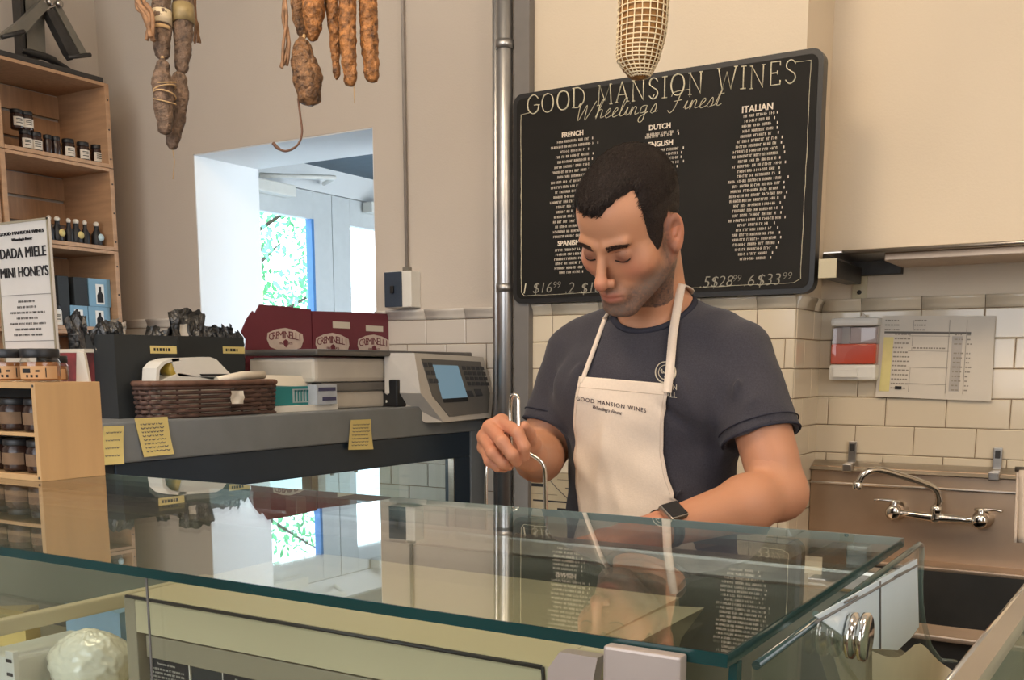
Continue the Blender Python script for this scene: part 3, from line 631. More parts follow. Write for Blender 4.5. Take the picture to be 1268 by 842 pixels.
MB().box((xb2 + .015, ba + .012, KZ1 + .001), (xa - .015, bb - .012, KZ1 + .005)).build('base', wick, t)
# white tape dispenser
P = lambda x, y, X=-1.835: Vector(onx(x, y, X))
t = thing('tape_dispenser', (-1.85, P(240, 470).y, KZ1 + .006), 'white plastic dispenser with a yellow roll standing in the basket', 'dispenser')
hood = [P(193, 474), P(194, 456), P(201, 448), P(212, 444), P(260, 442), P(268, 445), P(290, 468), P(262, 478)]
outer = MB().prism([h + Vector((0, 0, 0)) for h in hood[3:7] + [P(262, 467), P(222, 466), P(219, 462)]], (-.045, 0, 0)); outer.build('hood', M['white'], t)
MB().prism([P(193, 474), P(222, 462), P(262, 470), P(292, 470), P(290, 482), P(192, 480)], (-.045, 0, 0)).build('body', M['white'], t)
MB().prism([P(193, 474), P(194, 456), P(201, 448), P(212, 444), P(222, 443), P(222, 447), P(212, 448), P(204, 451), P(198, 458), P(197, 473)], (-.045, 0, 0)).build('side_loop', M['white'], t)
cR = P(211, 457, -1.856); MB().lathe([(.015, -.017), (.017, -.015), (.017, .015), (.015, .017)], cR, 20, 'x').build('tape_roll', mat('yellow_tape', rgb(176, 150, 60), .3, var=.15, spec=.8), t)
MB().prism([P(250, 466, -1.8335), P(292, 466, -1.8335), P(286, 463, -1.8335), P(247, 463, -1.8335)], (.001, 0, 0)).build('slot', M['ink'], t)
MB().box((-1.88, P(196, 480).y, KZ1 + .006), (-1.835, P(285, 480).y, P(240, 479).z), .002).build('foot', M['white'], t)
t = MB().tube([P(268, 471, -1.83), P(300, 465, -1.83), P(326, 464, -1.83)], [.008, .010, .010], 14).build('paper_roll', mat('cellophane', rgb(214, 204, 186), .25, var=.08, spec=.8)); tag(t, 'clear rolled sheet lying across the right end of the basket', 'roll')
g = [[Vector(onx(286 + 4 * j + 1.2 * math.sin(i * 2 + j), 484 + 4 * i, -1.787 + .003 * math.sin(j * 1.7 + i))) for j in range(5)] for i in range(5)]
o = MB().grid(g).build('crumpled_tag', M['paper']); tag(o, 'small crumpled white tag clipped to the basket front', 'tag')
# sheet of paper, teal box, small carton
g = [[Vector(onx(322 + 74 * u + (-16 * v if u > .9 else 0), 464 + 2 * u + v * (13 if u < .8 else 22), -1.90 + .02 * v)) for u in (0, .2, .4, .6, .8, 1)] for v in (0, .33, .66, 1)]
o = MB().grid(g).build('paper_sheet', M['paper']); tag(o, 'curling pale paper sheet lying over the teal box', 'paper')
def pbox(name, X, Xb, px0, py0, px1, py1, m, label, cat, z0=None):
    a = onx(px0, py1, X); b = onx(px1, py0, X); zz = KZ1 if z0 is None else z0; t = thing(name, ((X + Xb) / 2, (a[1] + b[1]) / 2, zz), label, cat)
    MB().box((Xb, a[1], zz), (X, b[1], b[2]), .001).build('box_body', m, t); return t, a[1], b[1], zz, b[2]
teal = mat('teal_card', rgb(24, 122, 128), .5, var=.06)
tr = pbox('white_tray', -1.83, -1.96, 300, 500, 418, 507, M['white'], 'thin white tray under the teal box', 'tray'); tz = tr[4]
tb = pbox('teal_box', -1.85, -1.95, 341, 478, 391, 503, teal, 'teal carton with a pale lettered panel on the worktop', 'box', tz)
MB().box((-1.8497, onx(362, 490, -1.85)[1], tz + .006), (-1.8488, onx(388, 490, -1.85)[1], tb[4] - .006), .0003).build('label_panel', mat('pale_teal', rgb(150, 170, 176), .6), tb[0])
w = MB(); y0_ = onx(364, 490, -1.85)[1]; y1_ = onx(386, 490, -1.85)[1]; zz0, zz1 = tz + .009, tb[4] - .009
for k in range(6): yy = y0_ + (y1_ - y0_) * (k + .1) / 6; w.box((-1.8487, yy, zz0), (-1.848, yy + .004, zz1)); w.box((-1.8487, yy, zz1 - .004), (-1.848, yy + .008, zz1))
w.build('lettering', teal, tb[0])
cb = pbox('small_carton', -1.82, -1.852, 393, 476, 417, 502, mat('grey_carton', rgb(168, 176, 186), .6), 'small pale carton with dark printing beside the teal box', 'box', tz)
w = MB(); ym0, ym1 = cb[1], cb[2]; hz = cb[4] - tz; w.box((-1.8198, ym0 + .005, tz + hz * .68), (-1.819, ym1 - .006, tz + hz * .86)); w.build('print', mat('indigo_ink', rgb(62, 62, 96), .6), cb[0]); w = MB(); w.box((-1.8198, ym0 + .02, tz + hz * .2), (-1.819, ym1 - .005, tz + hz * .38)); w.build('print', mat('indigo_ink', rgb(62, 62, 96), .6), cb[0])

# red cartons
def redbox(px, label, torn):
    X = -2.16; pts = [Vector(onx(a, b, X)) for a, b in px]; z0 = KZ1; ys = [p.y for p in pts]
    t = thing('red_carton', (X - .05, sum(ys) / len(ys), z0), label, 'carton', 'red salami cartons')
    poly = [Vector((X, min(ys), z0))] + pts + [Vector((X, max(ys), z0))]
    MB().prism(poly, (-.004, 0, 0)).build('front_panel', M['red'], t)
    MB().box((X - .12, min(ys), z0), (X - .004, min(ys) + .004, pts[0].z)).build('side_panel', M['red'], t); MB().box((X - .12, max(ys) - .004, z0), (X - .004, max(ys), pts[-1].z)).build('side_panel', M['red'], t)
    MB().box((X - .124, min(ys), z0), (X - .12, max(ys), pts[0].z)).build('back_panel', M['red'], t); return t, X
lm = mat('logo_pale', rgb(206, 190, 180), .7); 
def logo(t, X, px0, py0, px1, py1):
    a = Vector(onx(px0, py1, X)); b = Vector(onx(px1, py0, X)); cy_, cz_ = (a.y + b.y) / 2, (a.z + b.z) / 2; hw, hh_ = (b.y - a.y) / 2, (b.z - a.z) / 2
    sh = [(-1, -.05), (-.96, .5), (-.5, .85), (0, 1), (.5, .85), (.96, .5), (1, -.05), (.85, -.7), (.4, -.95), (0, -1), (-.4, -.95), (-.85, -.7)]
    t = MB().prism([(X + .0003, cy_ + u * hw, cz_ + v * hh_) for u, v in sh], (.0008, 0, 0)).build('logo_shield', lm, t)
    wd = 'CREMINELLI'
    for k, ch in enumerate(wd):
        u = (k + .5) / len(wd) * 2 - 1; place_text(ch, hh_ * (.86 + .1 * (1 - abs(u))), (X + .0014, cy_ + u * hw * .88, cz_ + hh_ * (.36 - .22 * u * u)), (0, 1, -.16 * u), (0, 0, 1), M['red'], t, thick=.0004)
    place_text('FINE  MEATS', hh_ * .3, (X + .0014, cy_, cz_ - hh_ * .36), (0, 1, 0), (0, 0, 1), M['red'], t, thick=.0003)
    MB().prism([(X + .0012, cy_ + u * hw * .13, cz_ - hh_ * .35 + v * hh_ * .36) for u, v in ((-1, .6), (0, 1), (1, .6), (.8, -.4), (0, -1), (-.8, -.4))], (.0006, 0, 0)).build('emblem', M['red'], t)
rb, X = redbox([(303, 452), (305, 420), (299, 411), (306, 395), (313, 385), (316, 388), (322, 377), (352, 379), (385, 383)], 'larger red carton with torn left corner and pale oval logo', True)
logo(rb, X, 331, 407, 375, 434)
MB().box((X + .0003, onx(328, 456, X)[1], onx(350, 461, X)[2]), (X + .001, onx(379, 456, X)[1], onx(350, 452, X)[2])).build('label_strip', M['paper'], rb)
w = MB(); zl = onx(350, 456.5, X)[2]
for a, b in ((330, 338), (342, 352), (355, 364), (366, 376)): w.box((X + .0011, onx(a, 456, X)[1], zl - .004), (X + .0016, onx(b, 456, X)[1], zl + .004))
w.build('print', M['ink'], rb)
rb2, X = redbox([(386.5, 385), (440, 386.5), (488, 389)], 'longer red carton with two pale logos behind the scale', False)
logo(rb2, X, 391, 413, 432, 440); logo(rb2, X, 443, 415, 482, 441)
for a, b, c, d in ((412, 399, 433, 406), (453, 404, 474, 410)):
    p = Vector(onx(a, d, X)); q = Vector(onx(c, b, X)); MB().box((X + .0003, p.y, p.z), (X + .001, q.y, q.z)).build('sticker', M['paper'], rb2)

# weighing scale
t = thing('weighing_scale', (-1.95, 2.3, KZ1), 'grey and cream deli scale with tilted keypad display', 'scale')
sm = mat('scale_cream', rgb(192, 186, 176), .4, var=.04); sd = mat('scale_grey', rgb(112, 110, 108), .35, metal=.3, var=.08)
S = lambda px, py, X=-1.86: Vector(onx(px, py, X))
MB().box((-2.07, S(417, 495).y, KZ1), (-1.86, S(487, 495).y, S(450, 484).z), .008).build('lower_base', sm, t)
MB().box((-2.09, S(397, 480).y, S(450, 484.5).z), (-1.855, S(500, 480).y, S(450, 473).z), .005).build('base_band', sd, t)
MB().box((-2.09, S(388, 460).y, S(450, 473).z), (-1.855, S(495, 460).y, S(450, 443).z), .012).build('upper_base', sm, t)
zp = S(450, 441.5).z
MB().box((-2.11, S(384, 440).y, zp + .001), (-1.835, S(597, 440).y, zp + .017), .006).build('weighing_plate', mat('plate_steel', rgb(110, 108, 106), .3, metal=.6, var=.1), t)
MB().box((-2.06, S(495, 460).y, zp - .03), (-1.9, S(575, 460).y, zp), .004).build('plate_support', sd, t)
MB().tube([S(478, 497, -1.85), S(500, 498, -1.83), S(512, 500, -1.80)], .004, 8).build('cable', M['white'], t)
# display head: a tilted wedge whose face carries screen and keys
H = lambda px, py, X=-1.745: Vector(onx(px, py, X))
face = [H(520, 441, -1.775), H(594, 446, -1.775), H(609, 486, -1.73), H(606, 515, -1.74), H(553, 521, -1.74), H(530, 490, -1.735)]
side = [H(500, 447, -1.86), H(503, 470, -1.86), H(509, 467, -1.85), H(512, 477, -1.85), H(506, 484, -1.85), H(512, 497, -1.84), H(548, 523, -1.80)]
nrm = (face[1] - face[0]).cross(face[4] - face[0]).normalized(); nrm = nrm if nrm.x > 0 else -nrm
c0 = face[0]; ex = (face[1] - face[0]).normalized(); ey = nrm.cross(ex).normalized(); ey = ey if ey.z > 0 else -ey
def onface(px, py, d=0):
    r = Vector(pray(px, py)); o = Vector(_C); s_ = (c0 - o).dot(nrm) / r.dot(nrm); return o + r * s_ + nrm * d
fpx = [(513, 437), (598, 442), (611, 486), (608, 517), (549, 523), (521, 487)]
fp = [onface(a, b) for a, b in fpx]; back = [Vector((min(p.x - .02, (-1.774 if p.z < KZ1 + .012 else -1.85)), p.y + (-.04 if i in (0, 5, 4) else .008), p.z)) for i, p in enumerate(fp)]
mb = MB(); mb.add(fp + back, [tuple(range(6)), tuple(range(6, 12))[::-1]] + [(i, (i + 1) % 6, 6 + (i + 1) % 6, 6 + i) for i in range(6)]); mb.build('display_housing', sm, t)
fplate = t
def fpoly(pts, d0, d1, nm, m): return MB().prism([onface(a, b, d0) for a, b in pts], nrm * (d1 - d0)).build(nm, m, fplate)
fplate = fpoly([(521, 444), (594, 448), (606, 487), (604, 511), (556, 516), (535, 490)], .0002, .002, 'face_plate', mat('scale_face', rgb(100, 98, 94), .5, var=.05))
fpoly([(535, 452), (566, 453), (578, 492), (547, 494)], .002, .0032, 'screen', emit('scale_screen', (.16, .25, .30, 1), .9))
fpoly([(547, 494), (578, 492), (579, 497), (549, 499)], .002, .003, 'screen_strip', M['black'])
km = mat('scale_key', rgb(58, 60, 64), .5)
for r in range(4):
    for c_ in range(5):
        u = 571 + c_ * 5.6 + r * 2.2; v = 456 + r * 6.4 + c_ * .1; fpoly([(u, v - 2.2), (u + 4.2, v - 2), (u + 5.2, v + 2.2), (u + 1, v + 2.2)], .002, .0034, 'key', km)
for r in range(3):
    for c_ in range(2): u = 523 + c_ * 6 + r * 3.5; v = 452 + r * 10; fpoly([(u, v - 3), (u + 4.6, v - 3), (u + 6, v + 2.5), (u + 1.4, v + 2.5)], .002, .0034, 'key', km)
fpoly([(586, 482), (594, 482), (597, 490), (589, 491)], .002, .0034, 'key', km); fpoly([(576, 484), (583, 484), (586, 491), (579, 491)], .002, .0034, 'key', km)
MB().box((-1.88, H(515, 470).y, KZ1), (-1.81, H(560, 470).y, H(530, 470).z), .004).build('neck', M['black'], t)
# ================================================================== BLACKBOARD
BYF = 2.660
bx0, bx1, bz0, bz1 = -1.633, -.757, 1.583, 2.160
bd = thing('blackboard', ((bx0 + bx1) / 2, 2.68, bz0), 'big black menu board headed GOOD MANSION WINES on the column', 'blackboard')
def rrect(x0, x1, z0, z1, r, y, n=6):
    out = []
    for cx_, cz_, a0 in ((x1 - r, z1 - r, 0), (x0 + r, z1 - r, 90), (x0 + r, z0 + r, 180), (x1 - r, z0 + r, 270)):
        for k in range(n + 1): a = math.radians(a0 + 90 * k / n); out.append((cx_ + r * math.cos(a), y, cz_ + r * math.sin(a)))
    return out
MB().prism(rrect(bx0, bx1, bz0, bz1, .03, BYF), (0, .036, 0)).build('board_frame', M['boardframe'], bd)
MB().prism(rrect(bx0 + .013, bx1 - .013, bz0 + .013, bz1 - .013, .02, BYF - .0015), (0, .003, 0)).build('board_face', M['board'], bd); bface = bpy.data.objects['board_face']
FY = BYF - .0025
B2 = lambda px, py: Vector(ony(px, py, FY))
# chalk border with hand drawn wobble
def chalk_line(pts, r, nm='chalk_line', m=None, jit=.0008):
    R = random.Random(int(abs(pts[0][0]) * 1e4) % 997); out = []
    for i in range(len(pts) - 1):
        a, b = Vector(pts[i]), Vector(pts[i + 1]); n = max(2, int((b - a).length / .02))
        for k in range(n): out.append(a.lerp(b, k / n) + Vector((R.uniform(-jit, jit), 0, R.uniform(-jit, jit))))
    out.append(Vector(pts[-1])); return MB().tube(out, r, 5, flat=.35).build(nm, m or M['chalk'], bface)
xl, xr, zb_, zt_ = bx0 + .028, bx1 - .030, bz0 + .022, bz1 - .026
chalk_line([(xl + .03, FY, zt_ - .028), (xl, FY, zt_ - .03), (xl + .002, FY, zb_ + .01), (xl + .012, FY, zb_), (xr - .02, FY, zb_ + .004), (xr - .003, FY, zb_ + .014), (xr, FY, zt_ - .002), (xr - .04, FY, zt_ - .001)], .0016, m=M['chalk'])
# chalk capitals drawn as strokes
G = {'G': (.8, [[(.78, .8), (.6, .97), (.38, 1), (.12, .82), (.03, .5), (.12, .18), (.38, 0), (.62, .05), (.78, .22), (.78, .45), (.5, .45)], [(.7, .45), (.88, .45)]]),
     'O': (.85, [[(.42, 1), (.15, .88), (.03, .5), (.15, .12), (.42, 0), (.7, .12), (.82, .5), (.7, .88), (.42, 1)]]),
     'D': (.82, [[(.1, 0), (.1, 1)], [(0, 1), (.4, 1), (.7, .8), (.8, .5), (.7, .2), (.4, 0), (0, 0)]]),
     'M': (1.0, [[(.08, 0), (.16, 1), (.5, .2), (.84, 1), (.92, 0)], [(0, 0), (.17, 0)], [(.82, 0), (1, 0)], [(.06, 1), (.18, 1)], [(.82, 1), (.94, 1)]]),
     'A': (.8, [[(.05, 0), (.4, 1), (.76, 0)], [(.18, .36), (.62, .36)], [(-.04, 0), (.14, 0)], [(.68, 0), (.86, 0)]]),
     'N': (.85, [[(.1, 0), (.1, 1), (.74, 0), (.74, 1)], [(0, 1), (.16, 1)], [(.02, 0), (.2, 0)], [(.66, 1), (.84, 1)]]),
     'S': (.62, [[(.55, .82), (.42, .97), (.25, 1), (.08, .88), (.08, .68), (.3, .53), (.5, .4), (.56, .2), (.42, .03), (.22, 0), (.04, .16)]]),
     'I': (.3, [[(.15, 0), (.15, 1)], [(0, 1), (.3, 1)], [(0, 0), (.3, 0)]]),
     'W': (1.15, [[(.08, 1), (.32, 0), (.58, .8), (.82, 0), (1.08, 1)], [(0, 1), (.18, 1)], [(.98, 1), (1.18, 1)]]),
     'E': (.66, [[(.6, .82), (.6, 1), (.1, 1), (.1, 0), (.62, 0), (.62, .18)], [(.1, .52), (.46, .52)], [(.46, .44), (.46, .6)]])}
def strokes(word, A, Bp, h0, h1, r, gap=.22, nm='chalk_letter'):
    A = Vector(A); Bp = Vector(Bp); tot = sum((G[c][0] + gap) if c != ' ' else .62 for c in word) - gap; u = 0; d = Bp - A; L = d.length; dx = d / L; R = random.Random(4)
    for c in word:
        if c == ' ': u += .62; continue
        w, st = G[c]; f = u / tot; h = h0 + (h1 - h0) * f; sx = L / tot; mb = MB(); base = A + dx * (u * sx); jz = R.uniform(-.003, .003)
        for s_ in st:
            pts = [base + dx * (p[0] * sx) + Vector((0, 0, p[1] * h + jz)) for p in s_]
            mb.tube(smooth_path(pts, 5) if len(pts) > 5 and c in 'GODS' else pts, r * R.uniform(.9, 1.15), 5, flat=.35)
        mb.build(nm, M['chalk'], bface); u += w + gap
p0, p1 = B2(653, 141), B2(986, 102)
strokes('GOOD MANSION WINES', p0, p1, .049, .054, .0037)
# cursive line
cur = {'W': (1.3, [[(0, .9), (.08, 1), (.2, 0), (.55, .9), (.65, 0), (1.1, 1.1)]]), 'h': (.6, [[(0, .1), (.25, 1), (.18, 1.1), (.1, .8), (.05, 0), (.15, .5), (.35, .5), (.35, .05), (.55, .1)]]),
       'e': (.45, [[(0, .1), (.28, .4), (.2, .55), (.05, .3), (.12, 0), (.45, .12)]]), 'l': (.35, [[(0, .1), (.28, .95), (.18, 1.1), (.08, .7), (.08, .05), (.35, .1)]]), 'i': (.3, [[(0, .1), (.12, .5), (.1, .05), (.3, .1)], [(.16, .72), (.18, .76)]]),
       'n': (.6, [[(0, .1), (.1, .5), (.08, 0), (.2, .45), (.36, .45), (.36, .05), (.6, .1)]]), 'g': (.55, [[(.35, .5), (.1, .45), (.08, .1), (.35, .15), (.4, .5), (.36, -.35), (.15, -.45), (.1, -.2), (.55, .12)]]), "'": (.15, [[(.1, 1.1), (.05, .85)]]),
       's': (.45, [[(0, .1), (.2, .55), (.3, .2), (.15, 0), (.02, .08)], [(.2, .04), (.45, .1)]]), ' ': (.6, []), 'F': (.95, [[(0, .85), (.15, 1.1), (1.0, 1.15)], [(.55, 1.1), (.4, .2), (.2, -.1), (.02, .05)], [(.25, .55), (.7, .6)]]), 't': (.4, [[(0, .1), (.2, 1), (.12, .1), (.38, .12)], [(.02, .68), (.36, .72)]])}
A0, B0 = B2(712, 150), B2(893, 131); wd = "Wheeling's Finest"; tot = sum(cur[c][0] for c in wd); u = 0; d = (B0 - A0)
for c in wd:
    mb = MB()
    for s_ in cur[c][1]:
        pts = [A0 + d * ((u + p[0] + p[1] * .28) / tot) + Vector((0, 0, p[1] * .042)) for p in s_]; mb.tube(smooth_path(pts, 5), .0019, 5, flat=.4)
    u += cur[c][0]
    if cur[c][1]: mb.build('chalk_script', M['chalk'], bface)
# printed cheese lists
def blist(head, cx_, y0, y1, n, widths, hs, lean=0.0, seed=1):
    h = B2(cx_, y0); place_text(head, hs, h, (1, 0, 0.0), (0, 0, 1), M['list'], bface, bold=.0005, name='list_heading')
    mb = MB(); R = random.Random(seed)
    zA = B2(cx_, y0 + 8).z; zB = B2(cx_ + lean, y1).z; xA = h.x; xB = B2(cx_ + lean, y1).x
    for k in range(n):
        f = k / max(1, n - 1); w = widths[int(f * (len(widths) - 1) + .5)] * R.uniform(.72, 1.1); ticks(mb, (xA + (xB - xA) * f + R.uniform(-.003, .003), 0, zA + (zB - zA) * f), FY - .0002, w, .0066, R)
        mb.box((xA + (xB - xA) * f + w / 2 + .012, FY - .0002, zA + (zB - zA) * f - .003), (xA + (xB - xA) * f + w / 2 + .0145, FY + .0004, zA + (zB - zA) * f + .003))
    tag(mb.build('list_print', M['list'], bface), kind='stuff')
blist('ITALIAN', 938, 134, 320, 30, (.07, .085, .11, .12, .13, .12, .14, .14, .10, .12, .09), .022, -6, 2)
blist('FRENCH', 709, 166, 292, 20, (.12, .10, .12, .13, .11, .12), .018, -2, 3)
blist('SPANISH', 704, 301, 337, 6, (.10, .09, .08), .018, 0, 4)
blist('DUTCH', 817, 157, 168, 2, (.08, .09), .018, 0, 5)
blist('ENGLISH', 818, 178, 213, 6, (.10, .09, .05), .018, 4, 6)
# price line
for txt, px, py, s_ in (('1', 649, 358, .042), ('$16', 671, 357, .042), ('99', 689, 353, .026), ('.2', 705, 357, .042), ('$18', 731, 357, .042), ('.5', 872, 350, .042), ('$28', 893, 349, .040), ('99', 912, 345, .024), ('.6', 927, 348, .042), ('$33', 951, 347, .042), ('99', 974, 342, .026)):
    place_text(txt, s_, B2(px, py), (1, 0, 0), (0, 0, 1), M['chalk'] if txt == '1' else M['chalkdim'], bface, shear=.2, bold=-.0006, name='chalk_price')

# ================================================================== HANGING CURED MEATS
sal = [mat('salami_dark', rgb(84, 68, 58), .6, var=.5, scale=60, bump=.9, bscale=110, c2=rgb(142, 116, 96)), mat('salami_amber', rgb(98, 60, 32), .5, var=.65, scale=75, bump=.9, bscale=120, c2=rgb(192, 130, 72)),
       mat('salami_brown', rgb(80, 56, 42), .5, var=.65, scale=75, bump=.9, bscale=120, c2=rgb(160, 116, 76))]
twine = mat('twine', rgb(196, 164, 120), .8, var=.2, scale=60); hay = mat('dry_casing', rgb(146, 110, 80), .7, var=.45, scale=50)
RAIL = 2.72
def salami(px, w, depth, r_px, m, label, group, hang=True, seed=1, bands=(), net=False):
    """px: centre line points top to bottom; r_px: half widths there"""
    k = depth / F; pts = [Vector(dep(x, y, depth)) for x, y in px]; sp = smooth_path(pts, 7)
    rad = np.interp(np.linspace(0, 1, len(sp)), np.linspace(0, 1, len(r_px)), [r * k for r in r_px])
    n = len(sp); rad = list(rad); sp2 = [sp[0] + Vector((0, 0, rad[0] * .5))] + sp + [sp[-1] - Vector((0, 0, rad[-1] * .25))]; rad2 = [rad[0] * .3] + rad + [rad[-1] * .3]
    rad2[1] *= .8; rad2[-2] *= .75
    nn0 = len(sp2); sp2 = [q_ for i_ in range(nn0 - 1) for q_ in (sp2[i_], sp2[i_].lerp(sp2[i_ + 1], .33), sp2[i_].lerp(sp2[i_ + 1], .67))] + [sp2[-1]]; rad2 = list(np.interp(np.linspace(0, 1, len(sp2)), np.linspace(0, 1, nn0), rad2)); mb = MB(); mb.tube(sp2, rad2, 28)
    for i, v in enumerate(mb.v):
        p = Vector(v); q = noise.noise(p * 38 + Vector((seed, 0, 0))) * .0030 + noise.noise(p * 110) * .0022 + noise.noise(p * 220) * .001; j = min(range(len(sp2)), key=lambda a: (sp2[a] - p).length_squared); dv = (p - sp2[j])
        if dv.length > 1e-5: mb.v[i] = tuple(p + dv.normalized() * q)
    t = thing('net_salami' if net else 'salami', sp2[-1], label, 'salami', group); mb.build('casing', m, t)
    top = sp2[0]
    if hang: MB().tube([top - Vector((0, 0, .012)), Vector((top.x, top.y, RAIL))], .0013, 5).build('string', twine, t)
    for f, wd_, mm in bands:
        i = int(f * (n - 1)); c = sp[i]; d = (sp[min(i + 1, n - 1)] - sp[max(i - 1, 0)]).normalized(); MB().tube([c - d * wd_ / 2, c + d * wd_ / 2], rad[i] * 1.09, 16).build('paper_band', mm, t)
    if net:
        N = 20
        for a in range(N):
            line = []
            for i in range(len(sp)):
                ang = 2 * math.pi * a / N + i * .006; line.append(sp[i] + Vector((math.cos(ang), math.sin(ang), 0)) * (rad[i] * 1.03 + .0018))
            MB().tube(line, .0013, 5).build('net_cord', mat('net_cord', rgb(226, 208, 172), .8, var=.1), t)
        NH = 28; ln_ = [MB() for _ in range(NH)]
        for h in range(NH):
            f = (h + .5) / NH * (n - 1); i = int(f); fr_ = f - i; c = sp[i].lerp(sp[min(i + 1, n - 1)], fr_); rr_ = rad[i] + (rad[min(i + 1, n - 1)] - rad[i]) * fr_
            ln_[h].tube([c + Vector((math.cos(q), math.sin(q), .08 * math.sin(2 * q) * .05)) * (rr_ * 1.03 + .0022) for q in np.linspace(0, 2 * math.pi, 25)[:-1]], .0013, 5, closed=True); ln_[h].build('net_ring', mat('net_cord', rgb(226, 208, 172), .8, var=.1), t)
    return t
g1 = 'salamis hanging in the left bunch'
bandm = mat('cream_band', rgb(206, 190, 160), .5, var=.15, scale=30); bandg = mat('golden_band', rgb(150, 132, 92), .45, var=.25, scale=40)
salami([(201, -70), (200, -20), (200, 30), (201, 72)], 1, 2.30, (9, 12, 11.5, 8), sal[0], 'upper left dark salami with cream paper band in the left bunch', g1, bands=((.62, .03, bandm), (.75, .008, twine)))
salami([(226, -60), (226, -10), (227, 40), (225, 90)], 1, 2.33, (9, 12.5, 12.5, 7), sal[0], 'upper right dark salami with golden label in the left bunch', g1, seed=2, bands=((.57, .04, bandg),))
a = salami([(201, 76), (201, 105), (203, 135), (205, 165)], 1, 2.28, (7, 12.5, 11.5, 8), sal[0], 'lower left salami tied with twine in the left bunch', g1, hang=False, seed=3)
for z in (100, 108, 116, 124):
    c = Vector(dep(204, z + 2, 2.28)); MB().tube([c + Vector((math.cos(q) * .0235, math.sin(q) * .0235, .006 * math.sin(q + z))) for q in np.linspace(0, 6.283, 17)[:-1]], .0016, 5, closed=True).build('twine_turn', twine, a)
b = salami([(222, 92), (220, 120), (217, 150), (213, 184)], 1, 2.33, (8, 13, 12, 6), sal[0], 'lowest long salami with loose string in the left bunch', g1, hang=False, seed=4)
MB().tube([dep(213, 180, 2.33), dep(216, 200, 2.33), dep(214, 222, 2.33)], .0012, 5).build('loose_string', twine, b)
MB().tube([dep(222, 94, 2.33), dep(224, 84, 2.33)], .003, 6).build('link_knot', twine, b); MB().tube([dep(201, 80, 2.28), dep(201, 66, 2.3)], .004, 6).build('link_knot', twine, a)
g2 = 'dried casings hanging among the salamis'
def strand(px, depth, rp, label, seed):
    t = thing('dried_casing', dep(px[-1][0], px[-1][1], depth), label, 'casing', g2); R = random.Random(seed)
    for k in range(4):
        pts = smooth_path([Vector(dep(x + R.uniform(-rp, rp), y + R.uniform(-3, 3), depth + R.uniform(-.01, .01))) for x, y in px], 5); k_ = depth / F
        MB().tube(pts, [rp * k_ * .55 * (.6 + .6 * abs(noise.noise(p * 60))) for p in pts], 7).build('strip', hay, t)
    p = Vector(dep(px[0][0], px[0][1], depth)); MB().tube([p, Vector((p.x, p.y, RAIL))], .0013, 5).build('string', twine, t)
strand([(176, -40), (174, 0), (183, 20), (188, 48)], 2.26, 7, 'tangled straw coloured casing left of the left bunch', 1)
strand([(240, -30), (238, 10), (243, 30), (244, 52)], 2.41, 4, 'short straw coloured casing right of the left bunch', 2)
strand([(352, -30), (354, 20), (356, 50), (352, 82)], 2.08, 5, 'thin straw coloured casing at the left of the middle bunch', 3)
g3 = 'salamis hanging in the middle bunch'
salami([(366, -60), (367, -20), (370, 20), (375, 47)], 1, 2.17, (7, 8, 8.5, 5), sal[2], 'narrow dark salami at the upper left of the middle bunch', g3, seed=5)
salami([(387, -70), (387, -25), (388, 15), (387, 50)], 1, 2.10, (9, 14, 14, 6), sal[1], 'plump amber salami above the tied one in the middle bunch', g3, seed=6)
h = salami([(374, 50), (376, 75), (381, 100), (384, 128)], 1, 2.09, (7, 16, 18, 12), sal[2], 'plump speckled salami with a long curled tail of string', g3, hang=False, seed=7)
MB().tube(smooth_path([dep(369, 122, 2.09), dep(372, 145, 2.09), dep(374, 165, 2.09), dep(368, 180, 2.09), dep(355, 187, 2.09), dep(345, 184, 2.09), dep(338, 177, 2.09)]), [.0022] * 20 + [.0026] * 10 + [.0035] * 7, 6).build('tail_string', mat('brown_gut', rgb(104, 72, 56), .6), h)
MB().tube([dep(374, 54, 2.09), dep(377, 44, 2.1)], .004, 6).build('link_knot', twine, h)
salami([(408, -60), (409, -10), (414, 40), (417, 98)], 1, 2.12, (8, 9, 7, 3.5), sal[1], 'thin tapering salami left of the two long straight ones', g3, seed=8)
salami([(429, -70), (430, -10), (431, 45), (434, 105)], 1, 2.08, (9, 11, 10, 8), sal[1], 'long straight salami, middle of the three long ones', g3, seed=9)
salami([(456, -70), (455, -10), (457, 45), (461, 100)], 1, 2.10, (9, 12, 11, 8), sal[1], 'long straight amber salami at the right end of the middle bunch', g3, seed=10)
MB().tube([dep(438, 103, 2.08), dep(439, 128, 2.08)], .0009, 5).build('loose_string', twine, bpy.data.objects['salami.008'] if 'salami.008' in bpy.data.objects else h)
salami([(798, -130), (797, -60), (797, 0), (794, 45), (790, 75), (793, 96)], 1, 1.92, (14, 30, 29, 28, 24, 9), mat('net_salami_skin', rgb(142, 100, 48), .6, var=.35, scale=30), 'thick salami in white netting above the blackboard', 'net', seed=11, net=True)
for y0, x0, x1, lab in ((1.69, -2.15, -1.3, 'steel rail above the left and middle salami bunches'), (1.81, -1.15, -.6, 'steel rail holding the netted salami')):
    pass
def rail(a, b, label):
    t = thing('hanging_rail', ((a[0] + b[0]) / 2, (a[1] + b[1]) / 2, RAIL), label, 'rail'); MB().tube([a, b], .008, 10).build('bar', M['steel'], t)
    for f in (.08, .92): p = Vector(a).lerp(Vector(b), f); MB().tube([p, (p.x, p.y, WZ)], .004, 8).build('hanger_rod', M['steel'], t)
rail((-2.15, 1.60, RAIL), (-1.72, 1.80, RAIL), 'short steel rail above the left salami bunch'); rail((-1.66, 1.64, RAIL), (-1.30, 1.82, RAIL), 'short steel rail above the middle salami bunch'); rail((-1.0, 1.80, RAIL), (-.7, 1.90, RAIL), 'short steel rail holding the netted salami')

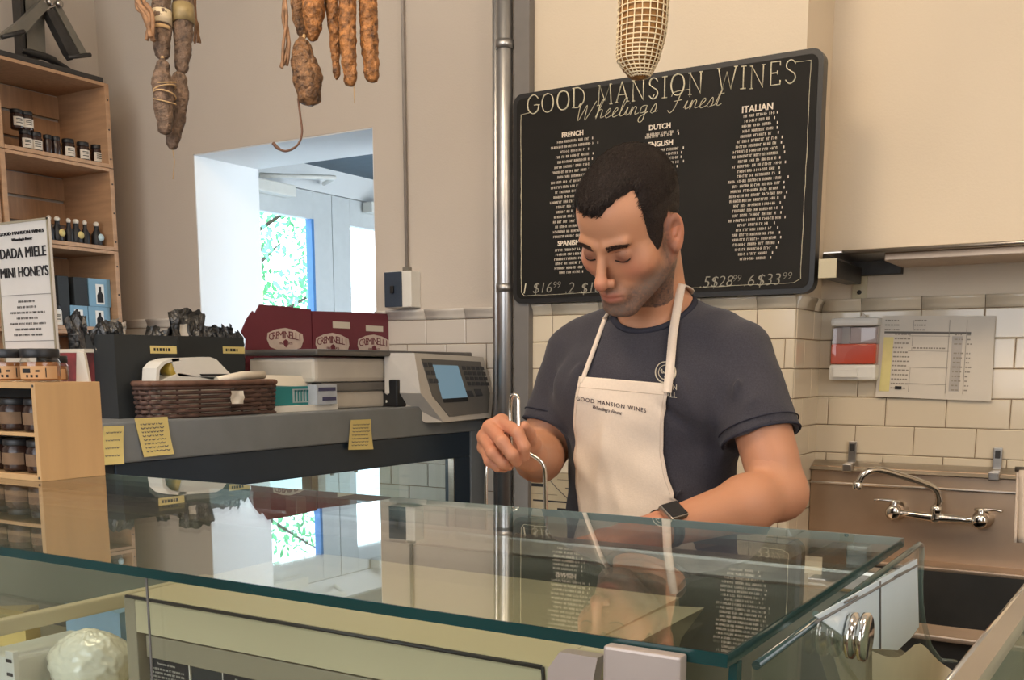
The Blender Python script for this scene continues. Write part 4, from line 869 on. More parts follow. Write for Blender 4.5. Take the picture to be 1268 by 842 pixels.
# ================================================================== RECESS: SHELF, SOAP, NOTICE, SINK
t = thing('wall_shelf', (-.3, 2.8, 1.62), 'stainless steel shelf on the wall above the soap dispenser', 'shelf')
MB().box((-.735, 2.655, 1.676), (.35, 2.925, 1.679)).build('shelf_plate', M['steel'], t)
MB().tube([(-.69, 2.657, 1.676), (.35, 2.657, 1.676)], .0055, 10).build('rolled_edge', M['steel'], t)
MB().box((-.60, 2.70, 1.655), (.35, 2.90, 1.675), .003).build('stiffener', M['sink_steel'], t)
MB().box((-.805, 2.90, 1.640), (-.60, 2.928, 1.70), .002).build('rear_rail', M['iron'], t)
MB().box((-.74, 2.645, 1.617), (-.70, 2.90, 1.660), .002).build('bracket_arm', M['sink_dark'], t)
MB().box((-.742, 2.641, 1.616), (-.698, 2.645, 1.662), .001).build('bracket_cap', M['cream'], t)
MB().box((-.728, 2.924, 1.575), (-.69, 2.93, 1.64), .001).build('bracket_plate', M['cream'], t); MB().lathe([(.006, 0), (.006, .004)], (-.709, 2.92, 1.598), 10, 'y').build('bolt', M['iron'], t)
# soap dispenser
t = thing('soap_dispenser', (-.706, 2.89, 1.365), 'wall soap dispenser half full of red liquid', 'soap dispenser')
sx0, sx1 = -.768, -.645
MB().box((sx0, 2.875, 1.366), (sx1, 2.922, 1.408), .008).build('pump_housing', M['white'], t); MB().box((sx0 + .014, 2.868, 1.374), (sx1 - .045, 2.876, 1.396), .002).build('push_bar', M['white'], t)
MB().box((sx0, 2.872, 1.508), (sx1, 2.922, 1.530), .008).build('lid', M['white'], t)
MB().box((sx0 - .002, 2.915, 1.37), (sx1 + .002, 2.924, 1.528), .004).build('back_plate', M['paper'], t)
MB().box((sx0 + .003, 2.878, 1.409), (sx1 - .003, 2.914, 1.462), .004).build('red_soap', mat('red_soap', rgb(210, 82, 56), .15, var=.1, scale=4, spec=.8), t)
MB().box((sx0 + .001, 2.875, 1.408), (sx1 - .001, 2.9145, 1.508), .005).build('tank', M['jarglass'], t)
MB().box((sx0 + .004, 2.890, 1.4625), (sx1 - .004, 2.912, 1.506), .002).build('empty_tank', mat('lilac_plastic', rgb(176, 162, 164), .3, var=.06), t)
MB().box((sx0 + .03, 2.884, 1.462), (sx0 + .05, 2.889, 1.507)).build('pump_tube', mat('translucent_grey', rgb(160, 156, 160), .4), t)
MB().prism([(-.7, 2.90, 1.53), (-.69, 2.90, 1.541), (-.68, 2.90, 1.53), (-.69, 2.90, 1.519)], (0, .01, 0)).build('latch', M['paper'], t)
# notice in a sleeve
t = thing('wall_notice', (-.51, 2.915, 1.32), 'large printed paper notice taped to the tiles by the soap', 'notice')
q = [Vector(ony(a, b, 2.915)) for a, b in ((1093, 391), (1233, 391), (1227, 497), (1084, 491))]
def qp(u, v, dy=0.0): p = q[0] * (1 - u) * (1 - v) + q[1] * u * (1 - v) + q[2] * u * v + q[3] * (1 - u) * v; return Vector((p.x, p.y + dy + .0012 * math.sin(u * 9 + v * 4), p.z))
MB().grid([[qp(u, v) for u in np.linspace(0, 1, 12)] for v in np.linspace(0, 1, 9)]).build('sheet', M['paper'], t)
def patch(u0, v0, u1, v1, m, nm, d=-.0008): MB().grid([[qp(u, v, d) for u in np.linspace(u0, u1, 4)] for v in np.linspace(v0, v1, 3)]).build(nm, m, t)
patch(.03, .26, .12, .93, mat('highlight_yellow', rgb(224, 212, 146), .8, var=.12, scale=14), 'highlighted_column'); patch(.64, .24, .73, .9, mat('grey_band', rgb(178, 172, 164), .8), 'grey_column'); patch(.03, .19, .8, .215, M['greyink'], 'header_rule')
w = MB(); R = random.Random(8)
for r in range(16):
    v = .05 + r * .055
    for (u0, u1) in (((.03, .16), (.3, .4)) if r < 3 else ((.13, .26), (.66, .72), (.77, .8)) if r != 6 else ((.12, .2), (.3, .58))):
        u = u0
        while u < u1: l = R.uniform(.01, .03); w.add([qp(u, v, -.0012), qp(u + l, v, -.0012), qp(u + l, v + .016, -.0012), qp(u, v + .016, -.0012)], [(0, 1, 2, 3)]); u += l + .008
tag(w.build('print', mat('faint_ink', rgb(150, 142, 130), .8), t), kind='stuff')
w = MB()
for v in (.24, .42, .62, .82): w.add([qp(.26, v, -.0012), qp(.62, v, -.0012), qp(.62, v + .005, -.0012), qp(.26, v + .005, -.0012)], [(0, 1, 2, 3)])
for u in (.29, .61, .76): w.add([qp(u, .05, -.0012), qp(u + .004, .05, -.0012), qp(u + .004, .93, -.0012), qp(u, .93, -.0012)], [(0, 1, 2, 3)])
w.build('table_lines', mat('faint_ink', rgb(150, 142, 130), .8), t); patch(.17, .86, .23, .90, M['ink'], 'black_mark', -.0014)
# poster on the column behind the man's arm
t = thing('wall_poster', (-1.48, 2.69, .95), 'printed instruction sheet on the column tiles behind the arm', 'poster')
a = Vector(ony(645, 583, 2.688)); b = Vector(ony(745, 650, 2.688)); MB().box((a.x, 2.686, b.z - .05), (b.x, 2.690, a.z), .0005).build('sheet', mat('poster_paper', rgb(178, 162, 132), .7, var=.08), t)
w = MB(); 
for (x0, y0, x1, y1) in ((658, 598, 674, 603), (658, 611, 690, 613), (660, 620, 712, 622), (690, 594, 712, 595), (700, 604, 716, 606), (690, 629, 708, 635)):
    A_ = ony(x0, y0, 2.685); B_ = ony(x1, y1, 2.685); w.box((A_[0], 2.685, B_[2]), (B_[0], 2.6862, A_[2]))
w.build('print', M['ink'], t); MB().tube(smooth_path([ony(650, 590, 2.685), ony(672, 588, 2.685), ony(690, 605, 2.685), ony(706, 622, 2.685), ony(712, 640, 2.685)]), .0012, 5).build('line_drawing', M['greyink'], t)

# sink
t = thing('sink', (-.1, 2.6, 0), 'stainless steel hand sink with high backsplash under the tiles', 'sink')
L0 = CXR + .006
MB().box((L0, 2.885, .86), (.45, 2.921, 1.135), .006).build('backsplash', M['sink_steel'], t)
MB().prism([(L0, 2.87, 1.125), (L0, 2.921, 1.148), (L0, 2.921, 1.135), (L0, 2.887, 1.12)], (1.25, 0, 0)).build('backsplash_lip', M['steel'], t)
MB().box((L0, 2.878, 1.085), (.45, 2.886, 1.092), .003).build('backsplash_crease', M['steel'], t)
MB().box((L0, 2.80, .885), (.45, 2.888, .897), .004).build('rear_deck', M['sink_steel'], t)
dk = MB(); dk.box((L0, 2.07, .885), (-.62, 2.80, .897), .004); dk.box((.3, 2.07, .885), (.45, 2.80, .897), .004); dk.box((L0, 2.07, .885), (.45, 2.16, .897), .004); dk.build('rim', M['sink_steel'], t)
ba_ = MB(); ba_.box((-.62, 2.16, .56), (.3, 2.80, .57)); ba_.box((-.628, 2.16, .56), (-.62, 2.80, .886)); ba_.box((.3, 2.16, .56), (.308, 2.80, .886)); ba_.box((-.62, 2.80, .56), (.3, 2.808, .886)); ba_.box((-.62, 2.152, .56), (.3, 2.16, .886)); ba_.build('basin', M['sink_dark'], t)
MB().lathe([(.035, .5705), (.035, .575), (.02, .572)], (-.15, 2.5, 0), 20).build('drain', M['steel'], t)
for x in (-.78, .42):
    for y in (2.12, 2.85): MB().tube([(x, y, 0), (x, y, .885)], .018, 12).build('leg', M['steel'], t)
# faucet
t = thing('faucet', (-.478, 2.85, 1.01), 'chrome wall faucet with long swan spout over the sink', 'faucet')
FYp = 2.83
cL, cM, cR = Vector(ony(1107, 634, FYp)), Vector(ony(1159, 641, FYp)), Vector(ony(1214, 645, FYp))
bdy = MB(); bdy.tube([cL, cL.lerp(cM, .4), cM, cM.lerp(cR, .6), cR], [.011, .009, .013, .009, .011], 14); bdy.build('body_bar', M['chrome'], t)
for c in (cL, cR):
    MB().lathe([(.026, .055), (.026, .048), (.017, .044), (.015, .0), (.019, -.004), (.019, -.016), (.012, -.02)], c, 20, 'y').build('wall_flange', M['chrome'], t)
    vs_ = MB().lathe([(.013, -.01), (.015, .0), (.012, .014), (.009, .02), (.010, .03), (.006, .033)], c, 16).build('valve_stem', M['chrome'], t)
    s_ = -1 if c is cL else 1; hdl = c + Vector((0, 0, .028))
    MB().tube([hdl + Vector((-.015 * s_, 0, 0)), hdl + Vector((.012 * s_, -.002, .002)), hdl + Vector((.035 * s_, -.008, .003)), hdl + Vector((.05 * s_, -.012, .001))], [.006, .007, .005, .007], 10, flat=.7).build('lever_handle', M['chrome'], vs_)
MB().lathe([(.015, -.012), (.016, .0), (.013, .012), (.015, .018), (.015, .028), (.010, .032)], cM, 18).build('spout_base', M['chrome'], t)
sp_ = [cM + Vector((0, 0, .03)), Vector(ony(1163, 620, 2.82)), Vector(ony(1158, 606, 2.80)), Vector(ony(1140, 597, 2.775)), Vector(ony(1112, 588, 2.74)), Vector(ony(1088, 582, 2.71)), Vector(ony(1073, 585, 2.69)), Vector(ony(1065, 594, 2.685)), Vector(ony(1062, 602, 2.685))]
MB().tube(smooth_path(sp_, 6), [.010] * 8 + [.0085] * 37 + [.0095] * 4, 14).build('spout', M['chrome'], t)
e = sp_[-1]; MB().lathe([(.0115, -.008), (.0125, -.004), (.0125, .008), (.0095, .012)], e, 16).build('aerator', M['chrome'], t)
for px, lab in ((1053, 'left metal clip on the backsplash edge'), (1233, 'right metal clip on the backsplash edge')):
    p = Vector(ony(px, 575 if px < 1100 else 585, 2.90)); t = thing('metal_clip', (p.x, 2.90, p.z), lab, 'clip', None)
    MB().box((p.x - .011, 2.912, p.z - .01), (p.x + .011, 2.918, p.z + .062), .002).build('strap', M['steel'], t); MB().box((p.x - .013, 2.862, p.z - .018), (p.x + .013, 2.884, p.z + .004), .003).build('hook', M['steel'], t)
    MB().box((p.x - .006, 2.908, p.z + .035), (p.x + .006, 2.912, p.z + .055), .001).build('slot', M['iron'], t); MB().box((p.x - .011, 2.88, p.z), (p.x + .011, 2.918, p.z + .005), .001).build('bridge', M['steel'], t)
# towel hung at the right edge
t = thing('towel', (-.25, 2.3, 1.05), 'off white towel hanging at the right edge of the picture', 'towel')
g = []
for i in range(10):
    v = i / 9; row = []
    for j in range(12):
        u = j / 11; px = 1255 + 34 * u + (4 * (1 - v) if j == 0 else 0); p = Vector(dep(px, 582 + 90 * v, 2.35 + .02 * math.sin(u * 12))); row.append(p)
    g.append(row)
o = MB().grid(g).build('cloth', M['apron'], t); sd_ = o.modifiers.new('thickness', 'SOLIDIFY'); sd_.thickness = .006
top = g[0]; MB().tube([top[0] + Vector((-.004, 0, .002)), top[-1] + Vector((.3, 0, .002))], .006, 8).build('towel_bar', M['steel'], t)
a = top[-1] + Vector((.28, 0, 0)); MB().tube([(a.x, a.y, a.z), (a.x, a.y + .3, a.z), (a.x, 2.925, a.z)], .006, 8).build('bar_bracket', M['steel'], t)
# ================================================================== GLASS DISPLAY CASE (glass top at 1.27 m)
GX0, GX1, GY0, GY1, GT = -1.46, -.159, .447, .836, 1.270
gc = thing('glass_display_case', (-.8, .64, 0), 'glass topped deli display case across the foreground', 'display case')
MB().box((GX0, GY0 + .0012, GT - .0062), (GX1 - .0012, GY1, GT)).build('glass_top', M['glass_top'], gc)
MB().box((GX0, GY0, GT - .0063), (GX1, GY0 + .0012, GT + .0001)).build('front_edge', M['glass_edge'], gc, 'dark teal polished glass edge')
MB().box((GX1 - .0012, GY0 + .0012, GT - .0063), (GX1, GY1, GT + .0001)).build('side_edge', mat('dark_glass_edge', rgb(40, 62, 58), .12, var=.2, spec=.8), gc)
MB().box((GX0, GY1 - .0003, GT - .0063), (GX1, GY1 + .0006, GT + .0001)).build('rear_edge', M['glass_edge_pale'], gc)
FYG = .460; zf_ = GT - .0075
MB().box((GX0, FYG, .80), (-.1625, FYG + .005, zf_)).build('front_glass', M['glass'], gc)
MB().box((GX0, FYG - .0003, zf_ - .0012), (-.1625, FYG + .0053, zf_ + .0004)).build('front_glass_edge', M['glass_edge_pale'], gc)
MB().box((-.1625, FYG - .001, .80), (-.1585, FYG + .006, zf_ + .0004)).build('corner_edge', M['glass_edge'], gc)
SXX = -.153
prof = [(.464, 1.262), (.853, 1.2635), (.863, 1.261), (.867, 1.254), (.868, 1.232), (.876, 1.213), (.893, 1.194), (.930, 1.164), (.992, 1.136), (1.085, 1.112), (1.085, .85), (.464, .85)]
MB().prism([(SXX, y, z) for y, z in prof], (.0045, 0, 0)).build('side_glass', M['glass'], gc)
MB().tube([(SXX + .002, y, z) for y, z in prof[:3]], .0022, 8).build('side_glass_edge', mat('dark_glass_edge', rgb(52, 74, 70), .12, var=.2, spec=.8), gc)
MB().tube([(SXX + .002, y, z) for y, z in prof[1:10]], .0021, 8).build('side_glass_edge', M['glass_edge_pale'], gc)
c = Vector(onx(1057, 787, SXX + .0095)); MB().lathe([(.0125, -.003), (.014, -.002), (.014, .001), (.0115, .002), (.0115, .0035), (.0147, .005), (.0147, .008), (.013, .009)], c, 28, 'x').build('round_clamp', M['chrome'], gc)
# pale outer panel standing in for a reflection in the side glass
LX = -.1472
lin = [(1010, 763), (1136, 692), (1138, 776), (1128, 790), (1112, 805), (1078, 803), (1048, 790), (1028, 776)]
lo = MB().prism([onx(a, b, LX) for a, b in lin], (-.0008, 0, 0)).build('reflection_panel', mat('blue_white_reflection', rgb(214, 228, 236), .3, var=.02), gc)
s0, s1 = Vector(onx(1090, 720, LX + .0004)), Vector(onx(1090, 803, LX + .0004)); MB().tube([s0, s1], .0007, 5).build('reflection_seam', M['greyink'], lo)
MB().tube([onx(1010, 771, LX + .0004), onx(1136, 700, LX + .0004)], .0009, 5).build('reflection_groove', M['greyink'], lo)
for px, py in ((1046, 746), (1108, 714)): MB().tube([onx(px, py, LX + .0006), onx(px + 16, py - 8, LX + .0006)], .0007, 5).build('reflection_slot', M['greyink'], lo)
MB().tube(smooth_path([onx(a, b, -.160) for a, b in ((1010, 760), (1022, 776), (1036, 798), (1046, 822), (1062, 845), (1080, 870))], 5), .002, 8).build('curved_glass_edge', M['glass_edge_pale'], gc)
# interior
MB().box((GX0, .470, 1.03), (-.186, .815, 1.071), .003).build('deck', M['cream'], gc)
MB().box((GX0, .818, 1.03), (-.178, .826, 1.228), .002).build('rear_doors', mat('rear_door', rgb(128, 126, 110), .4, var=.05), gc)
MB().box((GX0, .810, 1.228), (-.163, .834, 1.246), .003).build('rear_rail', M['steel'], gc)
for x in (-1.36, -.78, -.19): MB().box((x - .008, .818, 1.246), (x + .008, .833, GT - .0064), .001).build('glass_support', M['steel'], gc)
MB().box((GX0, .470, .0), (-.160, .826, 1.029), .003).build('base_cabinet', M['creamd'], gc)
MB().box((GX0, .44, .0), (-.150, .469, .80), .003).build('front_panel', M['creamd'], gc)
hx0, hx1 = -.716, -.318; HYF = .554; HZ = 1.214
hs = MB().prism([(hx0, .558, HZ), (hx0, HYF, HZ - .004), (hx0, HYF, 1.184), (hx0, .567, 1.180), (hx0, .775, 1.180), (hx0, .775, 1.2165)], (hx1 - hx0, 0, 0)).build('lamp_housing', M['cream'], gc)
MB().tube([(hx0, HYF, HZ - .001), (hx1, HYF, HZ - .001)], .0016, 8).build('housing_edge', M['black'], hs)
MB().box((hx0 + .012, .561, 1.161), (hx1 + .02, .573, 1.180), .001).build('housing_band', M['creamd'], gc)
MB().prism([(hx1, HYF - .001, HZ), (hx1 + .03, HYF - .001, HZ + .002), (hx1 + .012, HYF - .001, 1.189), (hx1 + .007, HYF - .001, 1.170), (hx1 - .001, HYF - .001, 1.183)], (0, .2, 0)).build('housing_end', M['cream'], gc)
MB().tube(smooth_path([(hx1 + .001, HYF - .002, HZ), (hx1 + .003, HYF - .002, 1.195), (hx1 + .009, HYF - .002, 1.175), (hx1 + .010, HYF - .002, 1.16)], 4), .0012, 6).build('housing_end_edge', M['black'], hs)
MB().box((hx0 - .003, .5535, 1.072), (hx0 + .0105, .567, HZ), .001).build('corner_post', M['creamd'], gc)
lp = MB().box((hx0 + .012, .567, 1.072), (hx1 + .012, .572, 1.161)).build('label_panel', M['blackcard'], gc)
for (px0, py0, px1, py1, tx, sz) in ((178, 808, 236, 842, 'Prosciutto di Parma', .0027), (275, 829, 332, 862, 'Bleu Cochel', .0041)):
    a = Vector(ony(px0, py0, .5655)); b = Vector(ony(px1, py1, .5655)); pc = MB().box((a.x, .5652, b.z - .010), (b.x, .567, a.z)).build('price_card', M['paper'], gc)
    MB().box((a.x + .0014, .5649, b.z - .009), (b.x - .0014, .5653, a.z - .0014)).build('card_face', M['ink'], pc)
    place_text(tx, sz, ((a.x + b.x) / 2, .5648, a.z - .0066), (1, 0, 0), (0, 0, 1), M['paper'], pc, name='card_lettering', thick=.0001)
    w = MB(); R = random.Random(int(px0))
    for k in range(4): ticks(w, ((a.x + b.x) / 2, 0, a.z - .0112 - .0034 * k), .5646, .75 * (b.x - a.x), .0017, R)
    tag(w.build('small_print', M['paper'], pc), kind='stuff')
# rail running front to back at the left, with a glass shelf beyond it
RX = -.905; ra, rb_ = Vector(onx(-60, 786, RX)), Vector(onx(250, 724, RX)); rz_ = (ra.z + rb_.z) / 2
MB().box((RX - .006, .470, rz_ - .0075), (RX + .006, .812, rz_ + .0075), .002).build('shelf_rail', M['cream'], gc)
MB().box((-1.25, .490, rz_ - .0025), (RX - .006, .812, rz_ + .002)).build('glass_shelf', M['glass'], gc)
xj = ony(183, 740, FYG - .0006)[0]
MB().box((xj - .0008, FYG - .0012, .80), (xj + .0008, FYG - .0003, zf_)).build('glass_joint', M['greyink'], gc)
pj0 = Vector(onz(183, 738, zf_ - .002)); pj1 = Vector(onz(115, 698, zf_ - .002)); pj0.y = max(pj0.y, FYG + .006); pj1.y = max(pj1.y, FYG + .006)
MB().tube([pj0, pj1], .0009, 6).build('glass_joint', M['paper'], gc)
clm = mat('clamp_metal', rgb(176, 162, 152), .4, metal=.3, var=.05)
a = Vector(ony(750, 798, .441)); b = Vector(ony(846, 812, .441)); MB().box((a.x, .438, 1.18), (b.x, .4465, (a.z + b.z) / 2), .0015).build('hinge_plate', clm, gc)
a = Vector(ony(697, 803, .4535)); b = Vector(ony(744, 808, .4535))
MB().prism([(a.x, .450, a.z - .001), (b.x, .450, b.z - .002), (b.x - .002, .450, b.z - .012), (b.x - .007, .450, 1.18), (a.x - .007, .450, 1.18), (a.x - .007, .450, a.z - .011)], (0, .0085, 0)).build('hinge_arm', clm, gc)
# wrapped cheese and other food inside
DZ = 1.0712
cc_ = Vector(ony(114, 822, .62)); R0 = .0375; t = thing('wrapped_cheese', (cc_.x, cc_.y, DZ), 'round white cheese ball in crinkled plastic wrap in the case', 'cheese')
rows = []
for i in range(61):
    th_ = math.pi * i / 60; row = []
    for j in range(91):
        ph = 2 * math.pi * j / 90; d = Vector((math.sin(th_) * math.cos(ph), math.sin(th_) * math.sin(ph), math.cos(th_)))
        r = R0 * (1 + .09 * noise.noise(d * 1.6) + .035 * noise.noise(d * 5) - .06 * abs(noise.noise(Vector((d.x * 7, d.y * 7, d.z * 4)))) - .035 * abs(noise.noise(d * 16))); p = cc_ + Vector((d.x * r * 1.12, d.y * r, d.z * r * .92)); p.z = max(p.z, DZ); row.append(p)
    rows.append(row)
MB().grid(rows).build('wrapped_ball', M['plastic_wrap'], t)
fr = MB()
for k in range(12): a = k * .524; fr.tube(smooth_path([(cc_.x + math.cos(a) * .030, cc_.y + math.sin(a) * .03, DZ + .003), (cc_.x + math.cos(a) * .047, cc_.y + math.sin(a) * .044, DZ + .007), (cc_.x + math.cos(a) * .058, cc_.y + math.sin(a) * .055, DZ + .002)], 3), .0045, 6, flat=.35)
tag(fr.build('wrap_skirt', M['plastic_wrap'], t), kind='stuff')
def wedge(x, y, m, lab, s=.04, rot=0.3, h=.9, nm='cheese_wedge'):
    c_, s2 = math.cos(rot), math.sin(rot); P_ = [(0, 0), (s * 1.6, -.35 * s), (s * 1.6, .35 * s)]
    o = MB().prism([(x + u * c_ - v * s2, y + u * s2 + v * c_, DZ) for u, v in P_], (0, 0, s * h)).build(nm, m); return tag(o, lab, 'cheese')
ych = mat('yellow_cheese', rgb(214, 186, 112), .5, var=.06); bch = mat('pale_blue_wrap', rgb(140, 174, 204), .35, var=.12, spec=.7)
wedge(-1.06, .735, bch, 'pale blue wrapped wedge behind the cheese ball', .06, .2, 1.0)
wedge(-.875, .735, bch, 'pale blue wrapped wedge right of the cheese ball', .040, 1.0, 1.5)
wedge(-1.20, .70, ych, 'yellow cheese wedge at the left end of the deck', .05, .5)
tb_ = Vector(ony(22, 830, .58)); o = MB().box((tb_.x - .028, .56, DZ), (tb_.x + .022, .66, tb_.z + .02), .004).build('cheese_tub', M['white']); tag(o, 'white plastic tub on the deck left of the cheese ball', 'tub')
st = thing('price_rail', (tb_.x + .03, .56, DZ), 'narrow upright rail with black notches beside the white tub', 'rail'); MB().box((tb_.x + .026, .552, DZ), (tb_.x + .038, .558, tb_.z + .03), .001).build('rail_strip', M['white'], st)
for k in range(5): MB().box((tb_.x + .028, .5512, DZ + .008 + k * .013), (tb_.x + .036, .5522, DZ + .011 + k * .013)).build('notch', M['ink'], st)
for k, (x, y) in enumerate(((-.262, .62), (-.25, .71), (-.262, .53))):
    o = MB().box((x - .032, y - .034, DZ), (x + .032, y + .034, DZ + .03), .008).build('cheese_block', ych); tag(o, ('middle', 'rear', 'front')[k] + ' wrapped yellow cheese block at the right end of the deck', 'cheese', 'cheese blocks on the right of the deck')
# waxed paper curling behind the clear end
g = []
for i in range(8):
    v = i / 7; row = []
    for j in range(16):
        u = j / 15; px = 1080 + 112 * u; py = 806 + 16 * math.sin(u * math.pi * 1.1) * (1 - u) - 22 * math.exp(-((u - .52) / .16) ** 2) + 34 * u * u * u + v * 60; row.append(onx(px, py, -.148 + .012 + .006 * math.sin(u * 5) - .004 * v))
    g.append(row)
o = MB().grid(g).build('waxed_paper', mat('waxed_paper', rgb(224, 210, 176), .4, var=.06, spec=.7)); tag(o, 'cream waxed paper curling at the clear right end of the case', 'paper')
# neighbouring case edge at the lower right
t = thing('side_case', (0.08, .5, 0), 'steel edged glass case at the lower right corner', 'display case')
e0, e1 = Vector(onz(1150, 874, 1.27)), Vector(onz(1300, 688, 1.27)); dd = (e1 - e0).normalized(); nn = Vector((dd.y, -dd.x, 0))
q_ = [e0 - dd * .03, e1 + dd * .12]; MB().prism([q_[0], q_[0] + nn * .010, q_[1] + nn * .010, q_[1]], (0, 0, -.009)).build('steel_edge', M['steel'], t)
MB().tube([q_[0] + Vector((0, 0, -.003)), q_[1] + Vector((0, 0, -.003))], .0032, 8).build('rounded_edge', M['chrome'], t)
MB().prism([q_[0] + nn * .004 + Vector((0, 0, -.009)), q_[1] + nn * .004 + Vector((0, 0, -.009)), q_[1] + nn * .004 + Vector((0, 0, -.4)), q_[0] + nn * .004 + Vector((0, 0, -.4))], nn * .004).build('glass_panel', M['glass'], t)
MB().prism([q_[0] + nn * .02 + Vector((0, 0, -.02)), q_[1] + nn * .02 + Vector((0, 0, -.02)), q_[1] + nn * .02 + Vector((0, 0, -1.27)), q_[0] + nn * .02 + Vector((0, 0, -1.27))], nn * .02).build('inner_panel', mat('pale_green_panel', rgb(184, 190, 170), .4, var=.03), t)

# rear work bench between the case and the man
t = thing('work_bench', (-.9, 1.15, 0), 'steel work bench behind the display case in front of the man', 'work bench')
MB().box((-1.55, .875, 1.045), (-.32, 1.52, 1.06), .003).build('bench_top', M['steel'], t)
for x in (-1.5, -.37):
    for y in (.92, 1.48): MB().tube([(x, y, 0), (x, y, 1.045)], .016, 10).build('leg', M['steel'], t)
# ================================================================== THE MAN (signed distance field, meshed by surface nets)
def V(*a): return np.array(a, dtype=float)
def smin(a, b, k):
    h = np.clip(.5 + .5 * (b - a) / k, 0, 1); return b + (a - b) * h - k * h * (1 - h)
def smax(a, b, k): return -smin(-a, -b, k)
def sph(p, c, r): return np.linalg.norm(p - c, axis=-1) - r
def ell(p, c, r, Rm=None):
    q = p - c
    if Rm is not None: q = q @ Rm
    k0 = np.linalg.norm(q / r, axis=-1); k1 = np.linalg.norm(q / (r * r), axis=-1); return k0 * (k0 - 1) / np.maximum(k1, 1e-9)
def cap(p, a, b, ra, rb):
    ab = b - a; t = np.clip(((p - a) @ ab) / (ab @ ab), 0, 1); return np.linalg.norm(p - a - t[..., None] * ab, axis=-1) - (ra + (rb - ra) * t)
def surface_net(f, lo, hi, h):
    lo = np.array(lo, float); n = np.ceil((np.array(hi) - lo) / h).astype(int) + 1
    X, Y, Z = np.meshgrid(*[lo[i] + h * np.arange(n[i]) for i in range(3)], indexing='ij')
    D = np.empty(n)
    for i0 in range(0, n[0], 24): s_ = slice(i0, i0 + 24); D[s_] = f(np.stack([X[s_], Y[s_], Z[s_]], -1))
    S = D < 0; c = [S[i:n[0] - 1 + i, j:n[1] - 1 + j, k:n[2] - 1 + k] for i in (0, 1) for j in (0, 1) for k in (0, 1)]
    cnt = sum(a.astype(int) for a in c); act = (cnt > 0) & (cnt < 8); idx = -np.ones(act.shape, int); I = np.argwhere(act); idx[act] = np.arange(len(I))
    acc = np.zeros((len(I), 3)); num = np.zeros(len(I)); off = np.array([(i, j, k) for i in (0, 1) for j in (0, 1) for k in (0, 1)])
    vals = [D[I[:, 0] + o[0], I[:, 1] + o[1], I[:, 2] + o[2]] for o in off]
    for a in range(8):
        for b in range(a + 1, 8):
            if np.abs(off[a] - off[b]).sum() != 1: continue
            va, vb = vals[a], vals[b]; m = (va < 0) != (vb < 0); t = np.where(m, va / np.where(m, va - vb, 1), 0); acc[m] += (off[a] + t[:, None] * (off[b] - off[a]))[m]; num[m] += 1
    P = lo + h * (I + acc / num[:, None]); F_ = []
    for ax in range(3):
        u, w = (ax + 1) % 3, (ax + 2) % 3
        sl0 = [slice(None)] * 3; sl1 = [slice(None)] * 3; sl0[ax] = slice(0, -1); sl1[ax] = slice(1, None)
        A_, B_ = S[tuple(sl0)], S[tuple(sl1)]; E = np.argwhere(A_ != B_)
        E = E[(E[:, u] > 0) & (E[:, w] > 0) & (E[:, u] < n[u] - 1) & (E[:, w] < n[w] - 1)]
        fl = A_[tuple(E.T)]; du = np.zeros(3, int); dw = np.zeros(3, int); du[u] = 1; dw[w] = 1
        q = [idx[tuple((E - du - dw).T)], idx[tuple((E - dw).T)], idx[tuple(E.T)], idx[tuple((E - du).T)]]
        Q = np.stack(q, 1); Q[~fl] = Q[~fl][:, ::-1]; F_.append(Q)
    return P, np.concatenate(F_)
def np_mesh(name, parts):
    me = bpy.data.meshes.new(name); vs = np.concatenate([p for p, f in parts]); fs = []; b = 0
    for p, f in parts: fs.append(f + b); b += len(p)
    fs = np.concatenate(fs); me.vertices.add(len(vs)); me.vertices.foreach_set('co', vs.ravel()); me.loops.add(fs.size); me.loops.foreach_set('vertex_index', fs.ravel())
    me.polygons.add(len(fs)); me.polygons.foreach_set('loop_start', np.arange(len(fs)) * 4); me.polygons.foreach_set('loop_total', np.full(len(fs), 4)); me.update(); me.validate(); me.polygons.foreach_set('use_smooth', np.ones(len(fs), bool)); return me

